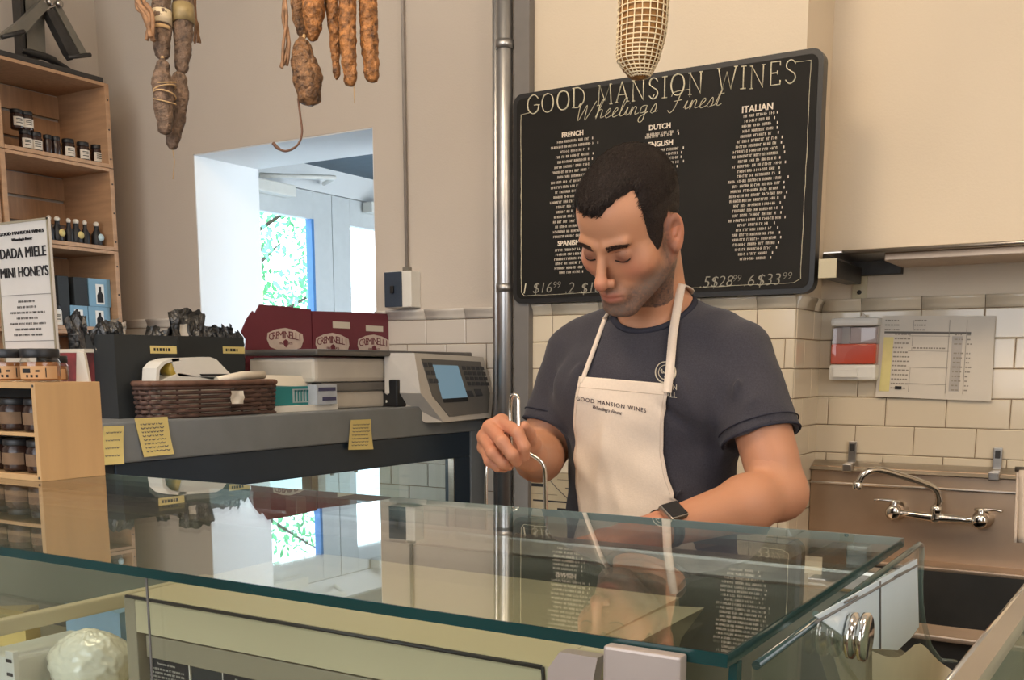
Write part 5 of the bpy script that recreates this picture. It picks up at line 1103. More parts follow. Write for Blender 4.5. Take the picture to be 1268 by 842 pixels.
# head frame (fitted to the photograph): s = his left, f = forward, u = up
hy, hp, hr = math.radians(-10.3), math.radians(34.4), math.radians(-7.5)
f0 = V(math.sin(hy), -math.cos(hy), 0); s0_ = V(math.cos(hy), math.sin(hy), 0); u0 = V(0, 0, 1)
f2 = f0 * math.cos(hp) - u0 * math.sin(hp); u2 = u0 * math.cos(hp) + f0 * math.sin(hp)
s3 = s0_ * math.cos(hr) + u2 * math.sin(hr); u3 = u2 * math.cos(hr) - s0_ * math.sin(hr)
HM = np.stack([s3, f2, u3], 1); HC = V(-.7715, 1.6278, 1.6270)
def h2w(l): return HM @ np.array(l, float) + HC
def w2h(p): return (p - HC) @ HM
def head_sdf(q):
    """q in head space, metres"""
    x, y, z = q[..., 0], q[..., 1], q[..., 2]; ax = np.abs(x); m = np.stack([ax, y, z], -1)
    d = ell(q, V(0, -.014, .034), V(.0710, .096, .0865))
    d = smin(d, ell(q, V(0, .022, -.022), V(.062, .066, .088)), .03)
    d = smin(d, ell(q, V(0, .030, .050), V(.062, .058, .050)), .02)              # forehead
    d = smin(d, cap(m, V(.052, .004, -.055), V(.016, .072, -.098), .020, .019), .022)   # jaw
    d = smin(d, sph(q, V(0, .076, -.097), .020), .014)                             # chin
    d = smin(d, sph(m, V(.044, .052, -.026), .022), .022)                          # cheekbone
    d = smin(d, cap(m, V(.010, .087, .017), V(.038, .078, .021), .0090, .0085), .010)   # brow ridge
    d = smax(d, -sph(m, V(.031, .1045, -.001), .0165), .012)                       # socket
    d = smin(d, sph(m, V(.0315, .0735, -.0015), .0138), .004)                      # closed lid over the eye
    d = smax(d, -cap(m, V(.021, .0915, -.0095), V(.042, .0835, -.0085), .0010, .0010), .0022)  # lid crease
    d = smin(d, cap(q, V(0, .086, .012), V(0, .111, -.034), .0062, .0095), .010)   # nose bridge
    d = smin(d, sph(q, V(0, .1125, -.0385), .0110), .006)
    d = smin(d, sph(m, V(.0125, .101, -.042), .0078), .006)                        # wings
    d = smax(d, -sph(m, V(.0065, .105, -.0515), .0040), .003)                      # nostrils
    d = smin(d, ell(q, V(0, .080, -.070), V(.028, .020, .020)), .012)              # muzzle
    d = smin(d, cap(m, V(0, .0975, -.0655), V(.019, .089, -.0685), .0048, .0030), .006)   # upper lip
    d = smin(d, cap(m, V(0, .0955, -.0765), V(.017, .088, -.0735), .0058, .0030), .006)   # lower lip
    d = smax(d, -cap(m, V(0, .104, -.0708), V(.024, .0915, -.0712), .0014, .0012), .003)   # mouth line
    d = smax(d, -cap(m, V(.018, .098, -.044), V(.032, .078, -.068), .0012, .001), .008)     # nasolabial fold
    # ears
    er = ell(m, V(.0755, -.012, -.010), V(.0085, .0185, .0315), EAR)
    er = smax(er, -ell(m, V(.0850, -.006, -.004), V(.0105, .0110, .0190), EAR), .003)
    er = smin(er, ell(m, V(.0775, -.004, -.032), V(.0050, .009, .009)), .006)
    er = smin(er, cap(m, V(.0785, -.018, .006), V(.0785, -.008, -.012), .0028, .0028), .004)
    d = smin(d, er, .005)
    return d
_a = math.radians(20); EAR = np.array([[math.cos(_a), -math.sin(_a), 0], [math.sin(_a), math.cos(_a), 0], [0, 0, 1.]]) @ np.array([[1, 0, 0], [0, math.cos(.15), -math.sin(.15)], [0, math.sin(.15), math.cos(.15)]])

# joints in the shop
SHR, SHL = V(-.955, 1.770, 1.430), V(-.612, 1.745, 1.425)
ELL_, WRL = V(-.520, 1.690, 1.195), V(-.625, 1.455, 1.158)
ELR, WRR = V(-.990, 1.715, 1.232), V(-.868, 1.470, 1.258)
NB = V(-.785, 1.765, 1.490); NTOP = h2w((0, -.035, -.050))
TC = V(-.785, 1.765, 0)
# right hand: fist pinching the rod, joints read off the photograph at their depth
hd = 1.63
W0 = WRR
def D(px, py, w): return np.array(dep(px, py, w + .125))
fing = [ # (mcp, pip, dip, tip, r)
    (D(621, 522, 1.52), D(641, 536, 1.465), D(649, 553, 1.462), D(650, 565, 1.478), .0098),
    (D(607, 529, 1.52), D(622, 547, 1.462), D(634, 563, 1.460), D(640, 572, 1.478), .0100),
    (D(600, 541, 1.53), D(610, 561, 1.475), D(622, 573, 1.475), D(630, 577, 1.492), .0095),
    (D(600, 554, 1.545), D(606, 571, 1.50), D(616, 578, 1.498), D(624, 580, 1.510), .0085)]
thumb = (D(652, 566, 1.585), D(659, 550, 1.545), D(655, 538, 1.505), D(649, 528, 1.480), .0105)
# left hand resting flat behind the glass edge
lw = WRL; ld = V(-.62, -.76, -.12); ld /= np.linalg.norm(ld)
ls = np.cross(ld, V(0, 0, 1)); ls /= np.linalg.norm(ls); ls = -ls      # towards his little finger / picture left is thumb side
LP = lw + ld * .055
lf = []
for k, (o, L_) in enumerate(((-.030, .068), (-.010, .076), (.010, .071), (.029, .056))):
    b = lw + ld * .092 + ls * o; m1 = b + ld * L_ * .5 + V(0, 0, -.004); e = b + ld * L_ * .95 + V(0, 0, -.020); lf.append((b, m1, e, .0085 - .0004 * k))
lth = (lw + ld * .03 - ls * .028, lw + ld * .065 - ls * .048 + V(0, 0, -.006), lw + ld * .092 - ls * .05 + V(0, 0, -.014), .0100)
def arm_sdf(p):
    d = cap(p, SHR, ELR, .044, .041); d = smin(d, cap(p, SHR * .6 + ELR * .4 + V(0, -.012, 0), ELR * .8 + SHR * .2 + V(0, -.008, 0), .040, .036), .02)
    fm = ELR * .72 + WRR * .28; d = smin(d, cap(p, ELR, fm, .037, .043), .02); d = smin(d, cap(p, fm, WRR, .042, .027), .02)
    d2 = cap(p, SHL, ELL_, .045, .043); d2 = smin(d2, cap(p, SHL * .6 + ELL_ * .4 + V(0, -.014, 0), ELL_ * .75 + SHL * .25 + V(0, -.008, 0), .043, .039), .02)
    fm = ELL_ * .70 + WRL * .30; d2 = smin(d2, cap(p, ELL_, fm, .040, .046), .02); d2 = smin(d2, cap(p, fm, WRL, .044, .028), .02)
    return np.minimum(d, d2)
def hand_r(p):
    kn = [f[0] for f in fing]
    d = cap(p, W0, (kn[1] + kn[2]) / 2 * .55 + W0 * .45, .026, .024)
    for f in fing: d = smin(d, cap(p, W0 * .75 + f[0] * .25, f[0], .016, .0125), .012)
    d = smin(d, cap(p, W0, thumb[1], .018, .016), .012)
    out = d
    for a, b, c, e, r in fing:
        g = smin(cap(p, a, b, r * 1.15, r), cap(p, b, c, r * 1.0, r * .92), .004); g = smin(g, cap(p, c, e, r * .92, r * .82), .004); out = smin(out, g, .0035)
    a, b, c, e, r = thumb; g = smin(cap(p, a, b, r * 1.2, r), cap(p, b, c, r, r), .005); g = smin(g, cap(p, c, e, r * .98, r * .82), .004)
    return smin(out, g, .004)
def hand_l(p):
    d = cap(p, lw, LP, .026, .024)
    for b, m1, e, r in lf: d = smin(d, cap(p, lw + ld * .02, b, .017, .0125), .012)
    for b, m1, e, r in lf: d = smin(d, smin(cap(p, b, m1, r * 1.1, r), cap(p, m1, e, r, r * .8), .004), .004)
    a, b, c, r = lth; return smin(d, smin(cap(p, a, b, r * 1.3, r), cap(p, b, c, r, r * .8), .004), .010)
def neck_sdf(p):
    d = cap(p, NTOP, NB, .055, .061); d = smin(d, cap(p, V(-.785, 1.78, 1.50), V(-.9, 1.775, 1.462), .040, .038), .03); d = smin(d, cap(p, V(-.785, 1.78, 1.50), V(-.675, 1.765, 1.458), .040, .038), .03)
    for s_ in (1, -1): d = smin(d, cap(p, h2w((.060 * s_, -.018, -.035)), V(-.785 + .018 * s_, 1.722, 1.462), .016, .011), .02)   # neck muscles
    return smin(d, sph(p, (NTOP * .45 + NB * .55) + V(0, -.052, 0), .010), .02)
def torso_sdf(p, g=0.0):
    d = ell(p, V(-.785, 1.765, 1.335), V(.165 + g, .108 + g, .165 + g)); d = smin(d, ell(p, V(-.785, 1.760, 1.13), V(.150 + g, .106 + g, .20 + g)), .06)
    d = smin(d, ell(p, V(-.785, 1.775, .96), V(.168 + g, .118 + g, .15 + g)), .06)
    d = smin(d, cap(p, V(-.925, 1.775, 1.418), V(-.645, 1.755, 1.414), .052 + g, .052 + g), .05)
    for s_, c in ((-1, V(-.86, 1.690, 1.355)), (1, V(-.71, 1.685, 1.352))): d = smin(d, ell(p, c, V(.075 + g, .035 + g, .06 + g)), .03)  # chest
    return d
def legs_sdf(p, g=0.0):
    d = 9.0
    for s_ in (-1, 1):
        x = -.785 + .095 * s_; d = smin(d, cap(p, V(x, 1.775, .90), V(x * 1.0, 1.76, .48), .085 + g, .058 + g), .02) if s_ > -2 and not np.isscalar(d) else cap(p, V(x, 1.775, .90), V(x, 1.76, .48), .085 + g, .058 + g)
        d = smin(d, cap(p, V(x, 1.76, .48), V(x, 1.79, .09), .056 + g, .040 + g), .02)
    return d
def feet_sdf(p, g=0.0):
    d = None
    for s_ in (-1, 1):
        x = -.785 + .1 * s_; e = cap(p, V(x, 1.81, .045 + g), V(x + .02 * s_, 1.63, .034 + g), .042 + g, .034 + g); d = e if d is None else np.minimum(d, e)
    return d
def body_sdf(p):
    d = torso_sdf(p); d = smin(d, neck_sdf(p), .03); d = smin(d, arm_sdf(p), .035); d = smin(d, head_sdf(w2h(p)), .012)
    return d
def part_torso(p): return smin(smin(smin(torso_sdf(p), neck_sdf(p), .03), arm_sdf(p), .035), smin(legs_sdf(p), feet_sdf(p), .03), .03)
person = thing('person', (-.785, 1.77, 0), 'dark haired man in charcoal T-shirt and white bib apron bending over his work', 'person')
parts = []
P_, F_ = surface_net(body_sdf, (-.90, 1.44, 1.435), (-.62, 1.80, 1.80), .0021); parts.append((P_, F_)); nhead = len(P_)
def region_arm_r(p): return smin(arm_sdf(p), hand_r(p), .006)
P_, F_ = surface_net(region_arm_r, (-1.08, 1.25, 1.14), (-.78, 1.80, 1.42), .0026); parts.append((P_, F_))
def region_arm_l(p): return smin(arm_sdf(p), hand_l(p), .012)
P_, F_ = surface_net(region_arm_l, (-.84, 1.24, 1.07), (-.44, 1.80, 1.38), .0030); parts.append((P_, F_))
P_, F_ = surface_net(lambda p: part_torso(p), (-1.05, 1.55, -.01), (-.48, 1.92, 1.440), .012); parts.append((P_, F_))
me = np_mesh('body', parts)
# skin colouring: complexion, lips, stubble, shaved temples (eye sockets carry painted shade)
n = len(me.vertices); co = np.empty(n * 3); me.vertices.foreach_get('co', co); co = co.reshape(-1, 3)
q = w2h(co); x, y, z = q[:, 0], q[:, 1], q[:, 2]; isH = np.linalg.norm(q, axis=1) < .17
base = np.tile(np.array(s2l((.765, .55, .42))), (n, 1)); base[~isH] = np.array(s2l((.75, .535, .41)))
def blend(mask, c): 
    global base; mask = np.clip(mask, 0, 1)[:, None]; base = base * (1 - mask) + np.array(s2l(c)) * mask
nzv = np.zeros(n); hi_ = np.nonzero(isH)[0]; nzv[hi_] = [.7 * noise.noise(Vector(co[i]) * 300) + .6 * noise.noise(Vector(co[i]) * 800) for i in hi_]
g_ = lambda a, b, v: np.clip((v - a) / (b - a), 0, 1)
red = np.exp(-(((np.abs(x) - .045) / .02) ** 2 + ((z + .03) / .02) ** 2)) * (y > .03) * .35 + np.exp(-((x / .012) ** 2 + ((z + .04) / .014) ** 2)) * (y > .095) * .5
blend(red * isH, (.80, .44, .36))
ears_ = (np.abs(x) > .070) & (np.abs(z + .01) < .045) & (np.abs(y + .012) < .03); blend(ears_ * isH * .3, (.80, .42, .34))
beard = g_(-.030, -.060, z) * (y > -.01) * (z > -.135) * (1 - .0 * x) ; side = g_(.044, .054, np.abs(x)) * g_(.02, .0, np.abs(y - .012)) * (z < .02) * (z > -.06)
cheek_clear = 1 - np.exp(-(((np.abs(x) - .030) / .018) ** 2 + ((z + .050) / .016) ** 2)) * (y > .04)
bm_ = np.clip(np.maximum(beard * cheek_clear, side), 0, 1) * isH * (.82 + .35 * nzv)
lip = np.exp(-((x / .021) ** 4 + ((z + .0705) / .0085) ** 4)) * (y > .083)
blend(bm_ * .97 * (1 - lip), (.31, .26, .24)); blend(lip * .75 * isH, (.62, .34, .31))
gray = np.exp(-((x / .028) ** 2 + ((z + .10) / .016) ** 2)) * (y > .05) + np.exp(-(((np.abs(x) - .05) / .015) ** 2 + ((z + .065) / .022) ** 2)); blend(np.clip(gray, 0, 1) * .38 * isH * (.7 + .6 * nzv), (.62, .58, .54))
socket_shade = np.exp(-(((np.abs(x) - .031) / .017) ** 2 + ((z + .004) / .011) ** 2)) * (y > .06); blend(socket_shade * .75 * isH, (.46, .29, .25))  # shade under the brows painted into the skin colour
temple = g_(.052, .062, np.abs(x)) * (z > .0) * (y > -.02) * g_(.052, .03, y); blend(temple * .45 * isH, (.40, .30, .26))
hand_red = np.exp(-(np.linalg.norm(co - (fing[1][0] + fing[1][2]) / 2, axis=1) / .05) ** 2) + np.exp(-(np.linalg.norm(co - LP, axis=1) / .07) ** 2); blend(hand_red * .3, (.80, .44, .36))
ca = me.color_attributes.new('skin_tone', 'FLOAT_COLOR', 'POINT'); ca.data.foreach_set('color', np.concatenate([base, np.ones((n, 1))], 1).ravel())
sk = bpy.data.materials.new('skin'); sk.use_nodes = True; nt = sk.node_tree; b = nt.nodes['Principled BSDF']; at = nt.nodes.new('ShaderNodeAttribute'); at.attribute_name = 'skin_tone'; nt.links.new(at.outputs['Color'], b.inputs['Base Color'])
b.inputs['Roughness'].default_value = .48; b.inputs['Subsurface Weight'].default_value = .12; b.inputs['Subsurface Radius'].default_value = (.012, .005, .003); b.inputs['Specular IOR Level'].default_value = .4
n1 = nt.nodes.new('ShaderNodeTexNoise'); n1.inputs['Scale'].default_value = 480; bp = nt.nodes.new('ShaderNodeBump'); bp.inputs['Strength'].default_value = .12; bp.inputs['Distance'].default_value = .004; nt.links.new(n1.outputs[0], bp.inputs['Height']); nt.links.new(bp.outputs[0], b.inputs['Normal'])
obj_from_mesh('body', me, sk, person, True)

# hair: skull offset kept inside the hairline
def hair_sdf(p):
    q = w2h(p); x, y, z = q[..., 0], q[..., 1], q[..., 2]; ax = np.abs(x)
    m = smin(ell(q, V(0, -.014, .034), V(.0710, .096, .0865)), ell(q, V(0, .030, .050), V(.062, .058, .050)), .02); m = np.minimum(m, head_sdf(q) + .0002)
    th_ = .0022 + .0060 * np.clip((z - .02) / .07, 0, 1)
    zf = np.interp(ax, [0, .013, .023, .033, .041, .050, .056, .062, .08], [.067, .0690, .078, .0845, .088, .086, .080, .074, .055]) + .0012 * np.sin(x * 420)
    zf = np.where(x < 0, np.interp(ax, [0, .03, .045, .06, .08], [.067, .068, .072, .078, .06]) + .0012 * np.sin(x * 420), zf)
    ys = np.interp(z, [-.06, -.03, 0, .023, .044, .069, .084, .094, .11, .13], [.026, .032, .041, .046, .048, .045, .038, .033, .026, .022])
    ys = ys + np.where(x < -.01, .014, 0)
    lim = np.minimum(zf - z, y - ys)
    low = np.interp(y, [-.12, -.06, -.042, -.034, -.012, .008, .016, .022, .045], [-.060, -.055, -.046, .010, .026, .014, -.010, -.018, -.018])
    lim = smax(lim, low - z, .004)
    return smax(m - .0012 - (th_ - .0012) * np.clip(-lim / .016, 0, 1), lim * .7, .003)
P_, F_ = surface_net(hair_sdf, (-.91, 1.45, 1.55), (-.62, 1.80, 1.81), .0022)
hm = np_mesh('hair', [(P_, F_)]); hair = obj_from_mesh('hair', hm, M['hair'], person, True, 'short dark brown hair')
# short strands lying over the hair and the hairline
R = random.Random(11); nv = len(hm.vertices); hm.update(); sb = MB(); L0_ = world_loc(person)
hn = np.empty(nv * 3); hm.vertices.foreach_get('co', hn); hn = hn.reshape(-1, 3)
fwd = Vector(f2); upw = Vector(u3)
for _ in range(14000):
    i = R.randrange(nv); v = hm.vertices[i]; nrm_ = Vector(v.normal); ql = w2h(np.array(v.co + L0_))
    if nrm_.dot(Vector(h2w((0, 0, .03))) - Vector(v.co + L0_)) > 0: continue
    dirv = (fwd * (.9 if ql[2] > .05 else .25) - upw * (.15 if ql[2] > .05 else 1.0)) + Vector((R.uniform(-.3, .3), R.uniform(-.3, .3), R.uniform(-.2, .2)))
    dirv = (dirv - nrm_ * dirv.dot(nrm_)).normalized(); l = R.uniform(.008, .015) if ql[2] > .05 else R.uniform(.004, .008); w_ = dirv.cross(nrm_).normalized() * .0006
    p0 = v.co + L0_ - nrm_ * .0006; p1 = p0 + dirv * l * .5 + nrm_ * l * .16; p2 = p0 + dirv * l + nrm_ * l * .05
    sb.add([p0 - w_, p0 + w_, p1 + w_ * .8, p1 - w_ * .8, p2], [(0, 1, 2, 3), (3, 2, 4)])
o = sb.build('hair_strands', M['hair'], person); o['kind'] = 'stuff'
# eyebrows, lashes
def march(o_, d_, f, t0=0.0, n=60):
    t = t0
    for _ in range(n):
        dd_ = float(f((o_ + d_ * t)[None, :])[0])
        if dd_ < 1e-4: break
        t += dd_ * .8
    return o_ + d_ * t
def on_head(s_, u_): return march(h2w((s_, .2, u_)), -HM[:, 1], lambda p: head_sdf(w2h(p)))
eb = MB(); R = random.Random(5)
for sg_ in (1, -1):
    for _ in range(460):
        a = R.random(); s_ = sg_ * (.013 + .034 * a); u_ = .0140 + .0045 * math.sin(a * 2.2) + R.uniform(-.0048, .0048) * (1.1 - .6 * a); p = Vector(on_head(s_, u_)); d_ = Vector(HM @ np.array((sg_ * 1.0, 0, .45 - a * .8 + R.uniform(-.3, .3)))).normalized(); w_ = Vector(HM @ np.array((0, .3, 1))).normalized() * .0005; nn_ = Vector(HM[:, 1])
        eb.add([p - w_, p + w_, p + d_ * .0055 + nn_ * .0016], [(0, 1, 2)])
eb.build('eyebrows', mat('eyebrow_hair', rgb(64, 46, 38), .7, var=.3), person)
for sg_ in (1, -1):
    pts = [Vector(on_head(sg_ * s_, u_)) + Vector(HM[:, 1]) * .0002 for s_, u_ in ((.019, -.0085), (.024, -.0105), (.031, -.0118), (.038, -.0108), (.0435, -.0080))]
    MB().tube(smooth_path(pts, 4), .0015, 6, flat=.8).build('eyelashes', M['hair'], person)
    pts = [Vector(on_head(sg_ * s_, u_)) for s_, u_ in ((.021, .0050), (.031, .0075), (.042, .0045))]; MB().tube(smooth_path(pts, 4), .0005, 5).build('eyelid_crease', mat('lid_crease', rgb(120, 76, 62), .6), person)

# T-shirt
armR = (ELR - SHR) / np.linalg.norm(ELR - SHR); armL = (ELL_ - SHL) / np.linalg.norm(ELL_ - SHL)
lenR, lenL = .140, .150
def shirt_sdf(p, g=.012):
    d = torso_sdf(p, g)
    d = smin(d, cap(p, V(-.785, 1.785, 1.492), V(-.90, 1.775, 1.455), .046, .046), .03); d = smin(d, cap(p, V(-.785, 1.785, 1.492), V(-.67, 1.765, 1.452), .046, .046), .03)
    sl = []
    for S_, A_, L_, ra, rb in ((SHR + V(.006, 0, -.008), armR, lenR, .055, .064), (SHL + V(-.006, 0, -.006), armL, lenL, .057, .069)):
        e = cap(p, S_, S_ + A_ * (L_ + .05), ra, rb); along = (p - S_) @ A_; e = smax(e, along - L_, .003)
        inner = cap(p, S_ + A_ * (L_ + .04), S_ + A_ * (L_ + .2), rb - .010, rb - .010); inner = cap(p, S_ + A_ * (L_ + .0), S_ + A_ * (L_ + .2), rb - .012, rb - .012); e = smax(e, -smax(inner, -(along - L_ + .010), .002), .002)
        sl.append(e)
    d = smin(d, sl[0], .028); d = smin(d, sl[1], .028)
    # keep the sleeve mouths open through the blend
    for S_, A_, L_, rb in ((SHR, armR, lenR, .060), (SHL, armL, lenL, .064)):
        along = (p - S_) @ A_; rad = np.linalg.norm(p - S_ - along[..., None] * A_, axis=-1)
    nk = cap(p, h2w((0, -.03, -.12)), NB + V(0, .004, -.06), .067, .0705)
    d = smax(d, -nk, .003)
    return smax(d, .93 - p[..., 2], .004)
def folds(p):
    x, y, z = p[..., 0], p[..., 1], p[..., 2]
    def fold(a, b, w, amp):
        ab = b - a; t = np.clip(((p - a) @ ab) / (ab @ ab), 0, 1); r = np.linalg.norm(p - a - t[..., None] * ab, axis=-1); return amp * np.exp(-(r / w) ** 2) * np.sin(np.pi * np.clip(t, .02, 1)) 
    F1 = [(V(-.645, 1.66, 1.30), V(-.70, 1.63, 1.42), .010, .006), (V(-.640, 1.66, 1.27), V(-.735, 1.64, 1.36), .009, -.004), (V(-.64, 1.67, 1.25), V(-.72, 1.64, 1.14), .010, .006), (V(-.63, 1.68, 1.22), V(-.69, 1.65, 1.06), .010, -.004),
          (V(-.915, 1.68, 1.31), V(-.87, 1.64, 1.42), .010, .006), (V(-.92, 1.68, 1.28), V(-.85, 1.65, 1.20), .010, .005), (V(-.93, 1.68, 1.34), V(-.97, 1.70, 1.42), .009, -.005), (V(-.60, 1.66, 1.34), V(-.575, 1.66, 1.44), .009, .006), (V(-.585, 1.65, 1.33), V(-.53, 1.66, 1.38), .012, .003), (V(-.61, 1.66, 1.32), V(-.65, 1.65, 1.45), .008, -.005), (V(-.565, 1.63, 1.31), V(-.50, 1.66, 1.34), .012, .003)]
    s_ = 0
    for a in F1: s_ = s_ + fold(*a)
    return 2.2 * s_ + .0020 * np.sin(x * 60 + z * 35) * np.sin(z * 48 - x * 22 + y * 30)
shirt_f = lambda p: shirt_sdf(p) - folds(p)
P_, F_ = surface_net(shirt_f, (-1.10, 1.56, .92), (-.44, 1.96, 1.60), .0042)
sm_ = np_mesh('t_shirt', [(P_, F_)]); shirt = obj_from_mesh('t_shirt', sm_, M['shirt'], person, True, 'charcoal heather crew neck T-shirt')
# collar rib and sleeve hems: rings laid on the shirt
def ring_collar():
    axis = (h2w((0, -.03, -.12)) - (NB + V(0, .004, -.06))); axis /= np.linalg.norm(axis); c = NB + V(0, .004, -.06); e1 = np.cross(axis, V(0, 1, 0)); e1 /= np.linalg.norm(e1); e2 = np.cross(axis, e1); pts = []
    for k in range(48):
        a = 2 * math.pi * k / 48; r_ = (e1 * math.cos(a) + e2 * math.sin(a)) * .0735; o_ = c + r_ + axis * .22; pts.append(Vector(march(o_, -axis, shirt_f)))
    return pts
cp = ring_collar()
cs = [sum(((cp[(i + k) % 48]) for k in (-3, -2, -1, 0, 1, 2, 3)), Vector()) / 7 for i in range(48)]
MB().tube(cs, .0062, 8, closed=True, flat=.8).build('collar', M['shirt_dark'], shirt)
for S_, A_, L_, rb in ((SHR + V(.006, 0, -.008), armR, lenR, .0622), (SHL + V(-.006, 0, -.006), armL, lenL, .0668)):
    e1 = np.cross(A_, V(0, 0, 1)); e1 /= np.linalg.norm(e1); e2 = np.cross(A_, e1)
    for off_, rr_, nm in ((-.019, .0013, 'hem_seam'), (-.002, .0024, 'sleeve_hem')):
        pts = []
        for k in range(48):
            a = 2 * math.pi * k / 48; dr = e1 * math.cos(a) + e2 * math.sin(a); pts.append(Vector(S_ + A_ * (L_ + off_) + dr * (rb + (.0006 if nm == 'hem_seam' else -.001))))
        MB().tube(pts, rr_, 6, closed=True).build(nm, M['shirt_dark'], shirt)
# trousers and shoes
P_, F_ = surface_net(lambda p: smax(smin(legs_sdf(p, .014), ell(p, V(-.785, 1.775, .95), V(.172, .124, .12)), .05), p[..., 2] - .945, .004), (-1.02, 1.60, .04), (-.55, 1.94, .97), .012)
obj_from_mesh('trousers', np_mesh('trousers', [(P_, F_)]), M['trousers'], person, True)
P_, F_ = surface_net(lambda p: smax(feet_sdf(p, .008), .002 - p[..., 2], .004), (-1.02, 1.55, -.01), (-.55, 1.92, .13), .008)
obj_from_mesh('shoes', np_mesh('shoes', [(P_, F_)]), M['black'], person, True)

# apron bib draped on the shirt: rays from the front
def yfront(x, z): return march(np.array((x, 1.40, z)), V(0, 1, 0), shirt_f)[1]
def pix_on_shirt(px, py, off=.004):
    d_ = np.array(pray(px, py)); d_ = d_ / np.linalg.norm(d_); h_ = march(_C.astype(float), d_, shirt_f, 1.2, 80); return h_ - d_ * off
Lp = [(718, 466), (716, 480), (713, 500), (711, 525), (712, 560), (715, 600), (720, 640)]; Rp = [(828, 475), (827, 490), (824, 510), (822, 535), (822, 560), (828, 590), (840, 620)]
Lw = [pix_on_shirt(*p) for p in Lp]; Rw = [pix_on_shirt(*p) for p in Rp]
NU, NV = 30, 40; rows = []
lx = np.array([p[0] for p in Lw]); lz = np.array([p[2] for p in Lw]); rx = np.array([p[0] for p in Rw]); rz = np.array([p[2] for p in Rw])
for i in range(NV + 1):
    v = i / NV * 1.0; t_ = v * (len(Lp) - 1); row = []
    xl_ = np.interp(t_, range(len(lx)), lx); xr_ = np.interp(t_, range(len(rx)), rx); zl_ = np.interp(t_, range(len(lz)), lz); zr_ = np.interp(t_, range(len(rz)), rz)
    for j in range(NU + 1): u = j / NU; xx = xl_ + (xr_ - xl_) * u; zz = zl_ + (zr_ - zl_) * u; row.append([xx, yfront(xx, zz), zz])
    rows.append(row)
# skirt below the waist, hidden behind the case but continuous
zl_, zr_, xl_, xr_ = lz[-1], rz[-1], lx[-1], rx[-1]
for i in range(1, 22):
    v = i / 21; row = []
    for j in range(NU + 1):
        u = j / NU; zz = (zl_ + (zr_ - zl_) * u) * (1 - v) + .62 * v; w_ = min(1, v * 3); xa_ = xl_ * (1 - w_) + -.945 * w_; xb_ = xr_ * (1 - w_) + -.625 * w_; xx = xa_ + (xb_ - xa_) * u; yy = yfront(xx, max(zz, .95)) if zz > .9 else 1.655; row.append([xx, min(yy, 1.70), zz])
    rows.append(row)
A_ = np.array(rows)
Y_ = A_[..., 1].copy()
for _ in range(10):
    Z_ = Y_.copy(); Z_[1:-1, 1:-1] = (Y_[1:-1, 1:-1] * 2 + Y_[:-2, 1:-1] + Y_[2:, 1:-1] + Y_[1:-1, :-2] + Y_[1:-1, 2:]) / 6; Y_ = np.minimum(Z_, A_[..., 1])
uu = np.linspace(0, 1, NU + 1)[None, :]; vv = np.linspace(0, 1.5, A_.shape[0])[:, None]
Y_ -= .006 + .0030 * (1 + np.sin(uu * 7 + vv * 9)) * np.clip(vv, 0, .6) + .004 * np.exp(-((uu - .55 + vv * .3) / .07) ** 2) * np.clip((vv - .25) * 3, 0, 1) + .0035 * np.exp(-((uu - .25 - vv * .25) / .06) ** 2) * np.clip((vv - .3) * 3, 0, 1)
A_[..., 1] = Y_
ap = MB().grid([[tuple(c_) for c_ in r] for r in A_]).build('apron', M['apron'], person, 'white canvas bib apron'); sdm = ap.modifiers.new('thickness', 'SOLIDIFY'); sdm.thickness = .0018; sdm.offset = 0
# stitched hem lines
def ap_pt(u, v_, off=.0016):
    i = v_ * NV; j = u * NU; i0, j0 = min(int(i), A_.shape[0] - 2), min(int(j), NU - 1); a, b = i - i0, j - j0
    p = A_[i0, j0] * (1 - a) * (1 - b) + A_[i0, j0 + 1] * (1 - a) * b + A_[i0 + 1, j0] * a * (1 - b) + A_[i0 + 1, j0 + 1] * a * b; return Vector(p) + Vector((.1, -1, 0)) * off
stm = mat('apron_stitch', rgb(196, 178, 158), .9)
MB().tube([ap_pt(u, .155, .0008) for u in np.linspace(.01, .99, 24)], .0007, 5).build('hem_stitch', stm, ap)
for e_ in (.03, .97): MB().tube([ap_pt(e_, v_, .0008) for v_ in np.linspace(.01, .98, 24)], .0006, 5).build('edge_stitch', stm, ap)
# embroidered name across the bib
def cloth_text(txt, size, u0, v0, u1, v1, m, **kw):
    me_ = text_mesh(txt, size, thick=.0003, **kw); P0, P1 = ap_pt(u0, v0), ap_pt(u1, v1); L_ = (P1 - P0).length; xs = [v.co.x for v in me_.vertices]; w_ = max(xs) - min(xs); sc_ = L_ / w_; x0_ = min(xs)
    for v in me_.vertices:
        f_ = (v.co.x - x0_) / w_; u_ = u0 + (u1 - u0) * f_; vq = v0 + (v1 - v0) * f_; p = ap_pt(u_, vq, .0016); v.co = p + Vector((0, -v.co.z, 0)) + Vector((0, 0, v.co.y * sc_))
    return obj_from_mesh('embroidery', me_, m, ap)
eim = mat('embroidery_thread', rgb(58, 34, 40), .8)
cloth_text('GOOD MANSION WINES', .02, .02, .275, .82, .335, eim, spacing=1.25)
cloth_text("Wheeling's Finest", .02, .22, .345, .56, .375, eim, shear=.4)
